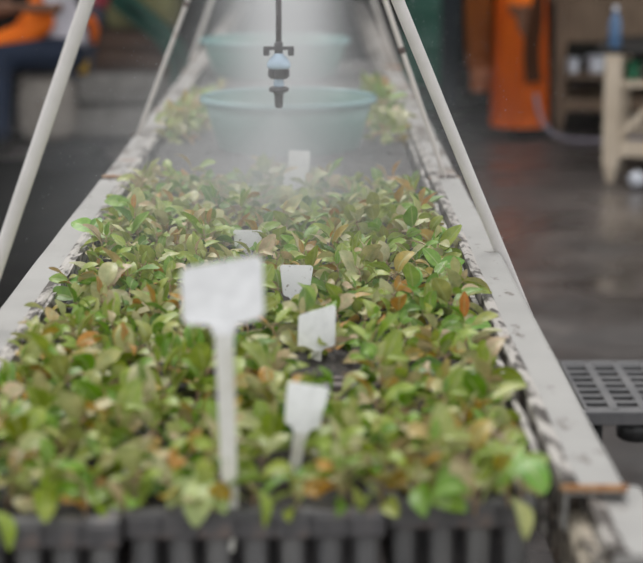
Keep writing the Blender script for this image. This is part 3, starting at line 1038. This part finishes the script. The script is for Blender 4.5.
# ------------------------------------------------------------------ people
def capsule(bm, a, ra, b_, rb):
    a, b_ = Vector(a), Vector(b_)
    t = bmesh.new()
    pts = []
    for c, r in ((a, ra), (b_, rb)):
        s = bmesh.ops.create_icosphere(t, subdivisions=2, radius=r)
        for v in s['verts']:
            v.co += c
    r = bmesh.ops.convex_hull(t, input=list(t.verts))
    junk = [g for g in r['geom_interior'] if isinstance(g, bmesh.types.BMVert)]
    bmesh.ops.delete(t, geom=junk, context='VERTS')
    # hull keeps only outer shell
    inner = [f for f in t.faces if f not in set(g for g in r['geom'] if isinstance(g, bmesh.types.BMFace))]
    bmesh.ops.delete(t, geom=inner, context='FACES')
    bmesh.ops.recalc_face_normals(t, faces=t.faces)
    merge(bm, t)


def ellipsoid(bm, c, r, rot=None):
    t = bmesh.new()
    bmesh.ops.create_icosphere(t, subdivisions=3, radius=1)
    m4 = Matrix.Translation(c) @ ((rot or Euler((0, 0, 0))).to_matrix().to_4x4()) @ Matrix.Diagonal((r[0], r[1], r[2], 1))
    t.transform(m4)
    merge(bm, t)


def fuse(name, bm, material, parent, voxel=0.012, smooth=4):
    """union of closed pieces remeshed into one continuous skin"""
    o = link(name, bm, material, parent)
    md = o.modifiers.new('skin', 'REMESH')
    md.mode = 'VOXEL'
    md.voxel_size = voxel
    sm = o.modifiers.new('soft', 'SMOOTH')
    sm.iterations = smooth
    sm.factor = 0.5
    dg = bpy.context.evaluated_depsgraph_get()
    me = bpy.data.meshes.new_from_object(o.evaluated_get(dg))
    o.modifiers.clear()
    old = o.data
    o.data = me
    bpy.data.meshes.remove(old)
    me.polygons.foreach_set('use_smooth', [True] * len(me.polygons))
    return o


def hand(bm, w, d, up):
    """palm and five fingers from wrist w along direction d, thumb side up"""
    d = Vector(d).normalized(); up = Vector(up); up = (up - d * up.dot(d)).normalized(); n = d.cross(up)
    w = Vector(w)
    k = w + d * 0.085
    for s in (-0.028, -0.010, 0.010, 0.026):
        capsule(bm, w + up * s * 0.6, 0.015, k + up * s, 0.013)
    for s, L in ((0.030, 0.068), (0.011, 0.078), (-0.009, 0.072), (-0.028, 0.056)):
        p0 = k + up * s
        p1 = p0 + d * L * 0.5 + n * 0.012
        p2 = p1 + d * L * 0.32 + n * 0.026
        p3 = p2 + d * L * 0.15 + n * 0.022
        capsule(bm, p0, 0.0095, p1, 0.009); capsule(bm, p1, 0.009, p2, 0.008); capsule(bm, p2, 0.008, p3, 0.0072)
    t0 = w + d * 0.02 + up * 0.022
    t1 = t0 + d * 0.035 + up * 0.028 + n * 0.01
    t2 = t1 + d * 0.035 + up * 0.008 + n * 0.012
    capsule(bm, t0, 0.014, t1, 0.011); capsule(bm, t1, 0.011, t2, 0.0085)


def head(bm, c, face, neck):
    """head with brow, nose, lips, chin and ears; face is the horizontal looking direction"""
    f = Vector(face).normalized(); s = Vector((0, 0, 1)).cross(f).normalized()
    c = Vector(c)
    rz = Euler((0, 0, math.atan2(f.y, f.x)))
    ellipsoid(bm, c + Vector((0, 0, 0.025)), (0.098, 0.077, 0.100), rz)
    ellipsoid(bm, c + f * 0.024 - Vector((0, 0, 0.055)), (0.066, 0.056, 0.068), rz)
    capsule(bm, c + f * 0.088 + Vector((0, 0, 0.012)), 0.010, c + f * 0.106 - Vector((0, 0, 0.024)), 0.014)
    for q in (-1, 1):
        ellipsoid(bm, c + s * q * 0.078 - Vector((0, 0, 0.008)) - f * 0.005, (0.022, 0.011, 0.032), rz)
        ellipsoid(bm, c + f * 0.083 + s * q * 0.030 + Vector((0, 0, 0.004)), (0.013, 0.017, 0.011), rz)
    ellipsoid(bm, c + f * 0.088 - Vector((0, 0, 0.060)), (0.012, 0.026, 0.009), rz)
    capsule(bm, c - Vector((0, 0, 0.07)) - f * 0.012, 0.052, neck, 0.056)


def eyes(rt, c, face):
    f = Vector(face).normalized(); s = Vector((0, 0, 1)).cross(f).normalized()
    for q in (-1, 1):
        b = bmesh.new()
        ellipsoid(b, Vector(c) + f * 0.092 + s * q * 0.030 + Vector((0, 0, 0.004)), (0.006, 0.010, 0.005), Euler((0, 0, math.atan2(f.y, f.x))))
        link('eye', b, M['hair'], rt)


# seated worker at the left: navy trousers, white shirt, orange apron
pA = empty('person', (-1.70, 11.5, 0), 'seated person in navy trousers, pale shirt and orange apron at far left', 'person')
A = Vector((-1.70, 11.5, 0))
hip = Vector((-1.58, 11.62, 0.565)) - A
hipN, hipF = hip + Vector((0.0, -0.09, 0)), hip + Vector((0.0, 0.09, 0))
kneeN, kneeF = Vector((-1.95, 11.28, 0.56)) - A, Vector((-2.10, 11.60, 0.56)) - A
ankN, ankF = Vector((-1.93, 11.10, 0.09)) - A, Vector((-2.16, 11.50, 0.09)) - A
chest = hip + Vector((-0.07, 0.0, 0.33))
neck = hip + Vector((-0.11, 0, 0.52))
shN, shF = neck + Vector((0.0, -0.17, -0.05)), neck + Vector((0, 0.17, -0.05))
elN, wrN = Vector((-1.60, 11.36, 0.865)) - A, Vector((-1.86, 11.34, 0.868)) - A
elF, wrF = Vector((-1.72, 11.86, 0.85)) - A, Vector((-1.95, 11.62, 0.84)) - A
hd = neck + Vector((-0.05, 0, 0.19))
face = Vector((-0.9, -0.3, 0))
b = bmesh.new()
capsule(b, hip + Vector((0, -0.06, 0)), 0.12, hip + Vector((0, 0.06, 0)), 0.12)
capsule(b, hip, 0.125, chest, 0.12)
capsule(b, chest + Vector((0, -0.06, 0)), 0.105, chest + Vector((0, 0.06, 0)), 0.105)
capsule(b, chest, 0.12, neck - Vector((0, 0, 0.03)), 0.07)
capsule(b, shN, 0.055, shF, 0.055)
for h_, k_, a_ in ((hipN, kneeN, ankN), (hipF, kneeF, ankF)):
    capsule(b, h_, 0.085, k_, 0.058); capsule(b, k_, 0.056, a_, 0.036)
    capsule(b, a_ - Vector((0, 0, 0.04)), 0.04, a_ + Vector((-0.15, -0.06, -0.055)), 0.03)
for s_, e_, w_ in ((shN, elN, wrN), (shF, elF, wrF)):
    capsule(b, s_, 0.05, e_, 0.038); capsule(b, e_, 0.038, w_, 0.026)
    hand(b, w_, w_ - e_, Vector((0, 0, 1)))
head(b, hd, face, neck)
fuse('body', b, M['skin'], pA, 0.009, 3)
eyes(pA, hd, face)
b = bmesh.new()
ellipsoid(b, hd + Vector((0.018, 0.006, 0.045)), (0.106, 0.086, 0.096), Euler((0, 0, math.atan2(face.y, face.x))))
ellipsoid(b, hd + Vector((0.085, 0.03, 0.01)), (0.055, 0.06, 0.06))
fuse('hair', b, M['hair'], pA, 0.012)
b = bmesh.new()
capsule(b, hip + Vector((0, -0.06, 0)), 0.132, hip + Vector((0, 0.06, 0)), 0.132)
for h_, k_, a_ in ((hipN, kneeN, ankN), (hipF, kneeF, ankF)):
    capsule(b, h_, 0.12, k_, 0.088); capsule(b, k_, 0.086, a_ + Vector((0, 0, 0.02)), 0.064)
fuse('trousers', b, M['denim'], pA, 0.014)
b = bmesh.new()
capsule(b, hip + Vector((0.0, 0, 0.09)), 0.142, chest, 0.135)
capsule(b, chest + Vector((0, -0.06, 0)), 0.118, chest + Vector((0, 0.06, 0)), 0.118)
capsule(b, chest, 0.13, neck - Vector((0, 0, 0.05)), 0.078)
capsule(b, shN, 0.066, shF, 0.066)
for s_, e_ in ((shN, elN), (shF, elF)):
    capsule(b, s_, 0.062, s_.lerp(e_, 0.75), 0.055)
fuse('shirt', b, M['shirt'], pA, 0.014)
# apron: bib over the belly, spread across the lap
b = bmesh.new()
for dy in (-0.09, 0.0, 0.09):
    capsule(b, hip + Vector((-0.10, dy * 0.7, 0.44)), 0.075, hip + Vector((-0.15, dy, 0.22)), 0.11)
    capsule(b, hip + Vector((-0.15, dy, 0.22)), 0.11, hip + Vector((-0.26, dy * 1.2 - 0.06, 0.12)), 0.085)
    capsule(b, hip + Vector((-0.26, dy * 1.2 - 0.06, 0.12)), 0.085, hip + Vector((-0.46, dy * 1.3 - 0.12, 0.075)), 0.055)
fuse('apron', b, M['orange'], pA, 0.014)
b = bmesh.new()
tube(b, [hip + Vector((0.13, -0.08, 0.20)), hip + Vector((0.165, -0.03, 0.22)), hip + Vector((0.18, 0.0, 0.15)), hip + Vector((0.175, 0.02, 0.06))], [0.012, 0.03, 0.034, 0.02], 8)
link('apron_tie', b, M['orange'], pA)
for a_ in (ankN, ankF):
    b = bmesh.new()
    capsule(b, a_ + Vector((0.02, 0.01, -0.045)), 0.047, a_ + Vector((-0.17, -0.07, -0.055)), 0.037)
    fuse('shoe', b, M['wood_dark'], pA, 0.012)

# standing worker at the right: long orange skirt with a hanging shawl
pB = empty('person', (1.36, 11.86, 0), 'standing person in a long orange wrap skirt beside the potting table', 'person')
b = bmesh.new()
hipz = 0.86
for s in (-1, 1):
    h_, k_, a_ = Vector((0.0, s * 0.085, hipz)), Vector((0.03, s * 0.08, 0.47)), Vector((0.0, s * 0.08, 0.085))
    capsule(b, h_, 0.088, k_, 0.058); capsule(b, k_, 0.056, a_, 0.036)
    capsule(b, a_ - Vector((0.02, 0, 0.04)), 0.038, a_ + Vector((0.15, 0, -0.056)), 0.028)
chest = Vector((0.02, 0, 1.18)); neck = Vector((0.03, 0, 1.36))
capsule(b, (0, -0.06, hipz), 0.12, (0, 0.06, hipz), 0.12)
capsule(b, (0, 0, hipz), 0.12, chest, 0.115)
capsule(b, chest + Vector((0, -0.06, 0)), 0.10, chest + Vector((0, 0.06, 0)), 0.10)
capsule(b, chest, 0.115, neck - Vector((0, 0, 0.03)), 0.065)
capsule(b, neck + Vector((0, -0.155, -0.05)), 0.05, neck + Vector((0, 0.155, -0.05)), 0.05)
arms = []
for s in (-1, 1):
    s_ = neck + Vector((0, s * 0.16, -0.05)); e_ = s_ + Vector((0.04, s * 0.05, -0.27)); w_ = e_ + Vector((0.23, -s * 0.03, -0.04))
    arms.append((s_, e_, w_))
    capsule(b, s_, 0.046, e_, 0.036); capsule(b, e_, 0.036, w_, 0.025)
    hand(b, w_, w_ - e_, Vector((0, -s, 0.4)))
hd = neck + Vector((0.03, 0, 0.18)); face = Vector((1, -0.15, 0))
head(b, hd, face, neck)
fuse('body', b, M['skin'], pB, 0.009, 3)
eyes(pB, hd, face)
b = bmesh.new()
ellipsoid(b, hd + Vector((-0.018, 0, 0.045)), (0.106, 0.086, 0.096), Euler((0, 0, math.atan2(face.y, face.x))))
ellipsoid(b, hd + Vector((-0.10, 0.0, 0.0)), (0.05, 0.055, 0.055))
fuse('hair', b, M['hair'], pB, 0.012)
b = bmesh.new()
capsule(b, (0, -0.06, hipz + 0.05), 0.13, (0, 0.06, hipz + 0.05), 0.13)
capsule(b, (0, 0, hipz + 0.05), 0.13, chest, 0.13)
capsule(b, chest + Vector((0, -0.06, 0)), 0.112, chest + Vector((0, 0.06, 0)), 0.112)
capsule(b, chest, 0.125, neck - Vector((0, 0, 0.05)), 0.074)
for s_, e_, w_ in arms:
    capsule(b, s_, 0.06, s_.lerp(e_, 0.9), 0.05)
fuse('tunic', b, M['orange'], pB, 0.014)


def drape(name, material, parent, prof, segs=64, folds=7, amp=0.012, ell=0.85, c=(0, 0, 0), ph=0.0, thick=0.006):
    b = bmesh.new()
    rows = []
    n = len(prof)
    for i, (r, z) in enumerate(prof):
        k = i / (n - 1)
        rows.append([b.verts.new((c[0] + (r + amp * k * math.sin(folds * a + ph + 1.5 * k) + amp * 0.6 * k * math.sin(2.3 * folds * a)) * math.cos(a),
                                  c[1] + ell * (r + amp * k * math.sin(folds * a + ph)) * math.sin(a), c[2] + z)) for a in [2 * PI * q / segs for q in range(segs)]])
    for r0, r1 in zip(rows, rows[1:]):
        for q in range(segs):
            b.faces.new((r0[q], r0[(q + 1) % segs], r1[(q + 1) % segs], r1[q]))
    bmesh.ops.solidify(b, geom=list(b.faces), thickness=thick)
    return link(name, b, material, parent)


drape('skirt', M['orange'], pB, [(0.145, 0.99), (0.165, 0.9), (0.172, 0.75), (0.172, 0.6), (0.176, 0.45), (0.18, 0.3), (0.182, 0.17), (0.182, 0.065)])
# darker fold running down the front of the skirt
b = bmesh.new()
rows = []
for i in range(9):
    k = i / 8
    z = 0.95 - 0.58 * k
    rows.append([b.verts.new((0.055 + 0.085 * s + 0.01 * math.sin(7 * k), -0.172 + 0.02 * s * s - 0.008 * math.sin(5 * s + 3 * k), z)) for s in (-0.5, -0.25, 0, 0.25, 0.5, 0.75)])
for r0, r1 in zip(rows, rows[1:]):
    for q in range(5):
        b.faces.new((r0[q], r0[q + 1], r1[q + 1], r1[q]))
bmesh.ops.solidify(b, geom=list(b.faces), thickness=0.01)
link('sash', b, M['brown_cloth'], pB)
# shawl end hanging at the left with a pale hem
drape('shawl', M['orange_dark'], pB, [(0.05, 1.25), (0.09, 1.05), (0.105, 0.85), (0.10, 0.7), (0.09, 0.55), (0.078, 0.44)], 40, 5, 0.012, 0.5, (-0.26, 0.08, 0))
o = drape('shawl_hem', M['peach'], pB, [(0.080, 0.445), (0.078, 0.38), (0.068, 0.30), (0.06, 0.285)], 40, 5, 0.010, 0.5, (-0.245, 0.08, 0), 1.5)
o['label'] = 'pale peach shawl hem'
b = bmesh.new()
tube(b, [(-0.25, 0.06, 1.22), (-0.16, 0.04, 1.32), (-0.03, 0.0, 1.335), (0.06, -0.05, 1.28)], [0.05, 0.05, 0.045, 0.03], 10)
link('shawl_shoulder', b, M['orange_dark'], pB)
for s in (-1, 1):
    b = bmesh.new()
    capsule(b, (-0.03, s * 0.08, 0.04), 0.046, (0.16, s * 0.08, 0.03), 0.034)
    fuse('shoe', b, M['wood_dark'], pB, 0.012)


# ------------------------------------------------------------------ background clutter, left
def sack(loc, dims, m, label, rotz=0.0, cat='sack', group=None, seed=0):
    rt = empty('sack', loc, label, cat, group, rotz)
    t = bmesh.new()
    bmesh.ops.create_uvsphere(t, u_segments=40, v_segments=24, radius=1)
    for v in t.verts:
        x, y_, z = v.co
        q = 0.45
        f = lambda a: math.copysign(abs(a) ** q, a)
        n = 0.05 * mnoise.noise(Vector((x * 2.4 + seed, y_ * 2.4, z * 2.4)))
        v.co = Vector((f(x) * dims[0] / 2 * (1 + n), f(y_) * dims[1] / 2 * (1 + n), dims[2] / 2 + f(z) * dims[2] / 2 * (1 + (n if z > 0 else 0))))
    link('sack_body', t, m, rt)
    t = bmesh.new()
    box(t, (dims[0] / 2 + 0.005, 0, dims[2] * 0.5), (0.04, dims[1] * 0.7, 0.012), Euler((0, 0.2, 0)), 0.004)
    link('seam', t, m, rt)
    return rt


sack((-1.72, 11.64, 0.0), (0.36, 0.42, 0.44), M['sack_pale'], 'pale beige sack serving as the seat of the seated person', 0.2, seed=3)
gs = 'grey sacks stacked on the floor'
sack((-1.27, 11.72, 0.0), (0.64, 0.42, 0.23), M['sack'], 'grey beige sack on the floor, lower of the stack left of the bench', 0.0, group=gs, seed=5)
sack((-1.25, 11.72, 0.222), (0.62, 0.40, 0.21), M['sack'], 'grey beige sack, upper of the stack left of the bench', 0.06, group=gs, seed=9)

cr = empty('wooden_crate', (-1.30, 12.9, 0), 'red brown slatted wooden crate behind the grey sacks', 'crate')
for k in range(5):
    b = bmesh.new()
    box(b, (0, -0.21, 0.06 + k * 0.125), (0.60, 0.018, 0.10), None, 0.004)
    box(b, (0, 0.21, 0.06 + k * 0.125), (0.60, 0.018, 0.10), None, 0.004)
    box(b, (-0.30, 0, 0.06 + k * 0.125), (0.018, 0.40, 0.10), None, 0.004)
    box(b, (0.30, 0, 0.06 + k * 0.125), (0.018, 0.40, 0.10), None, 0.004)
    link('slats', b, M['crate'], cr, smooth=False)
for x in (-0.28, 0.28):
    for y_ in (-0.19, 0.19):
        b = bmesh.new()
        beam(b, (x, y_, 0), (x, y_, 0.61), 0.04, 0.04)
        link('corner_post', b, M['crate'], cr, smooth=False)
b = bmesh.new()
box(b, (0, 0, 0.612), (0.62, 0.44, 0.02), None, 0.004)
link('lid', b, M['crate'], cr, smooth=False)
sack((-1.20, 12.9, 0.622), (0.52, 0.40, 0.34), M['sack_olive'], 'olive yellow sack lying on top of the brown crate', 0.0, seed=14)

b = bmesh.new()
rows = []
path = [(-1.52, 12.64, 1.02), (-1.42, 12.63, 0.93), (-1.30, 12.62, 0.83), (-1.18, 12.62, 0.73), (-1.06, 12.61, 0.63), (-0.97, 12.60, 0.52), (-0.93, 12.60, 0.40), (-0.92, 12.60, 0.2), (-0.92, 12.58, 0.0)]
for i, p in enumerate(path):
    p = Vector(p)
    d = (Vector(path[min(i + 1, len(path) - 1)]) - Vector(path[max(i - 1, 0)])).normalized()
    s_ = d.cross(Vector((0, 1, 0))).normalized()
    rows.append([b.verts.new(p + s_ * 0.075 * k + Vector((0, -0.012 * math.cos(4 * k), 0))) for k in (-1, -0.6, -0.2, 0.2, 0.6, 1)])
for r0, r1 in zip(rows, rows[1:]):
    for q in range(5):
        b.faces.new((r0[q], r0[q + 1], r1[q + 1], r1[q]))
bmesh.ops.solidify(b, geom=list(b.faces), thickness=0.012)
for v in b.verts:
    v.co.z = max(v.co.z, 0.001)
o = link('tarp_strip', b, M['tarp'])
tag(o, 'teal green tarp strip draped diagonally before the olive sack', 'tarp')

rl = empty('cloth_roll', (-1.66, 12.25, 0.0), 'dark blue grey cloth roll with crimson top leaning behind the seated person', 'cloth roll')
b = bmesh.new()
tube(b, [(0, 0, 0.0), (0.03, 0.03, 0.2), (0.09, 0.08, 0.45), (0.15, 0.14, 0.68), (0.185, 0.17, 0.82)], [0.07, 0.078, 0.075, 0.07, 0.064], 16, 0.05)
link('roll', b, M['roll'], rl)
b = bmesh.new()
tube(b, [(0.183, 0.168, 0.81), (0.205, 0.185, 0.89), (0.235, 0.21, 1.0), (0.24, 0.215, 1.02)], [0.068, 0.07, 0.05, 0.02], 14, 0.05)
link('wrapped_end', b, M['pink'], rl)

cu = empty('cup', (-1.49, 11.66, 0.43), 'small yellow cup standing on the grey sacks', 'cup')
b = bmesh.new()
lathe(b, [(0, 0.002), (0.03, 0), (0.034, 0.004), (0.044, 0.085), (0.040, 0.085), (0.031, 0.01), (0, 0.01)], 20, close=False)
link('cup_body', b, M['yellow'], cu)
b = bmesh.new()
lathe(b, [(0.040, 0.08), (0.045, 0.08), (0.047, 0.088), (0.040, 0.088), (0.040, 0.08)], 20, close=False)
link('cup_rim', b, M['yellow'], cu)

b = bmesh.new()
pts = []
for i in range(121):
    a = 2 * PI * i / 24
    r = 0.20 + 0.012 * math.sin(i * 0.9) + 0.002 * i / 10
    pts.append((-1.42 + r * math.cos(a), 10.35 + r * math.sin(a), 0.016 + 0.026 * (i / 24) * 0.9))
tube(b, pts, 0.014, 8)
o = link('hose_coil', b, M['hose_black'])
tag(o, 'coil of black hose lying on the wet floor before the grey sacks', 'hose')


# black sheet added only to darken the floor left of the bench
b = bmesh.new()
nx, ny = 30, 50
g = [[b.verts.new((-3.6 + 2.85 * i / nx + 0.06 * mnoise.noise(Vector((j * 0.3, 5, 0))), 4.4 + 6.3 * j / ny + 0.12 * mnoise.noise(Vector((i * 0.35, 9, 0))), 0.010 + 0.008 * mnoise.noise(Vector((i * 0.5, j * 0.5, 0))))) for j in range(ny + 1)] for i in range(nx + 1)]
for i in range(nx):
    for j in range(ny):
        b.faces.new((g[i][j], g[i + 1][j], g[i + 1][j + 1], g[i][j + 1]))
bmesh.ops.solidify(b, geom=list(b.faces), thickness=0.003)
o = link('floor_darkening_sheet', b, mat('floor_darkening_black', [(0.35, (0.006, 0.006, 0.0055)), (0.6, (0.014, 0.013, 0.012)), (0.75, (0.035, 0.033, 0.03))], 4, 0.8, 0.08))
tag(o, 'black sheet added to darken the floor left of the nursery bench', 'added sheet')


# ------------------------------------------------------------------ the mist (real haze in the air) and its droplets
def mist_material():
    m = bpy.data.materials.new('water_mist')
    m.use_nodes = True
    nt = m.node_tree
    nt.nodes.clear()
    out = nt.nodes.new('ShaderNodeOutputMaterial')
    sc = nt.nodes.new('ShaderNodeVolumeScatter')
    sc.inputs['Color'].default_value = (0.97, 0.985, 1.0, 1)
    sc.inputs['Anisotropy'].default_value = 0.1
    nt.links.new(sc.outputs[0], out.inputs['Volume'])
    tc = nt.nodes.new('ShaderNodeTexCoord')

    def math_(op, a, b=None):
        n = nt.nodes.new('ShaderNodeMath')
        n.operation = op
        for i, v in enumerate((a, b)):
            if v is None: continue
            if isinstance(v, (int, float)):
                n.inputs[i].default_value = v
            else:
                nt.links.new(v, n.inputs[i])
        return n.outputs[0]

    sep = nt.nodes.new('ShaderNodeSeparateXYZ')
    nt.links.new(tc.outputs['Object'], sep.inputs[0])
    X, Y, Z = sep.outputs

    def gauss(c, s, amp):
        acc = None
        for v, cc, ss in zip((X, Y, Z), c, s):
            q = math_('DIVIDE', math_('SUBTRACT', v, cc), ss)
            q = math_('MULTIPLY', q, q)
            acc = q if acc is None else math_('ADD', acc, q)
        return math_('MULTIPLY', math_('EXPONENT', math_('MULTIPLY', acc, -1.0)), amp)

    total = None
    for g in MIST:
        t = gauss(*g)
        total = t if total is None else math_('ADD', total, t)
    nz = nt.nodes.new('ShaderNodeTexNoise')
    nz.inputs['Scale'].default_value = 3.0
    nz.inputs['Detail'].default_value = 1
    nt.links.new(tc.outputs['Object'], nz.inputs['Vector'])
    total = math_('MULTIPLY', total, math_('ADD', math_('MULTIPLY', nz.outputs['Fac'], 0.8), 0.6))
    # spray cone under the nozzle
    rho = math_('SQRT', math_('ADD', math_('MULTIPLY', X, X), math_('MULTIPLY', Y, Y)))
    d = math_('MAXIMUM', math_('MULTIPLY', Z, -1.0), 0.001)
    inside = math_('MAXIMUM', math_('SUBTRACT', 1.0, math_('DIVIDE', rho, math_('ADD', math_('MULTIPLY', d, 1.1), 0.004))), 0.0)
    below = math_('LESS_THAN', Z, 0.0)
    cone = math_('MULTIPLY', math_('MULTIPLY', inside, below), math_('DIVIDE', 0.55, math_('ADD', d, 0.06)))
    total = math_('ADD', total, cone)
    nt.links.new(total, sc.inputs['Density'])
    return m


# gaussian clouds: centre and spread about the nozzle, density per metre
MIST = [((-0.005, 1.25, 0.20), (0.115, 1.25, 0.44), 0.92),
        ((0.0, 0.35, -0.10), (0.25, 0.75, 0.19), 0.42),
        ((-0.02, -0.2, -0.16), (0.36, 0.75, 0.14), 0.30)]
b = bmesh.new()
box(b, (0, 1.1, 0.19), (1.5, 5.2, 0.94))
mist = link('water_mist', b, mist_material(), smooth=False)
mist.location = (SP[0], SP[1], 1.08)
tag(mist, 'white water mist drifting over the bench around the sprinkler', 'mist', kind='stuff')

b = bmesh.new()
m_drop = mat('water_drop', (0.8, 0.83, 0.86), 5, 0.1, bmp=0)
V, F = [], []
for i in range(4200):
    x = SP[0] + rng.normal(0.06, 0.26)
    yy = SP[1] + rng.normal(0.5, 0.75)
    z = 1.05 + rng.normal(0, 0.17)
    if z < 0.93 or abs(x) > 0.6:
        continue
    r = rng.uniform(0.0003, 0.0008)
    o_ = len(V)
    V += [(x + r, yy, z), (x - r, yy, z), (x, yy + r, z), (x, yy - r, z), (x, yy, z + r), (x, yy, z - r)]
    F += [tuple(o_ + q for q in f) for f in ((0, 2, 4), (2, 1, 4), (1, 3, 4), (3, 0, 4), (2, 0, 5), (1, 2, 5), (3, 1, 5), (0, 3, 5))]
b.free()
dm = mesh_of('spray_droplets', V, F, m_drop)
dro = bpy.data.objects.new('spray_droplets', dm)
COL.objects.link(dro)
tag(dro, 'fine spray droplets falling from the sprinkler over the seedlings', 'droplets', kind='stuff')
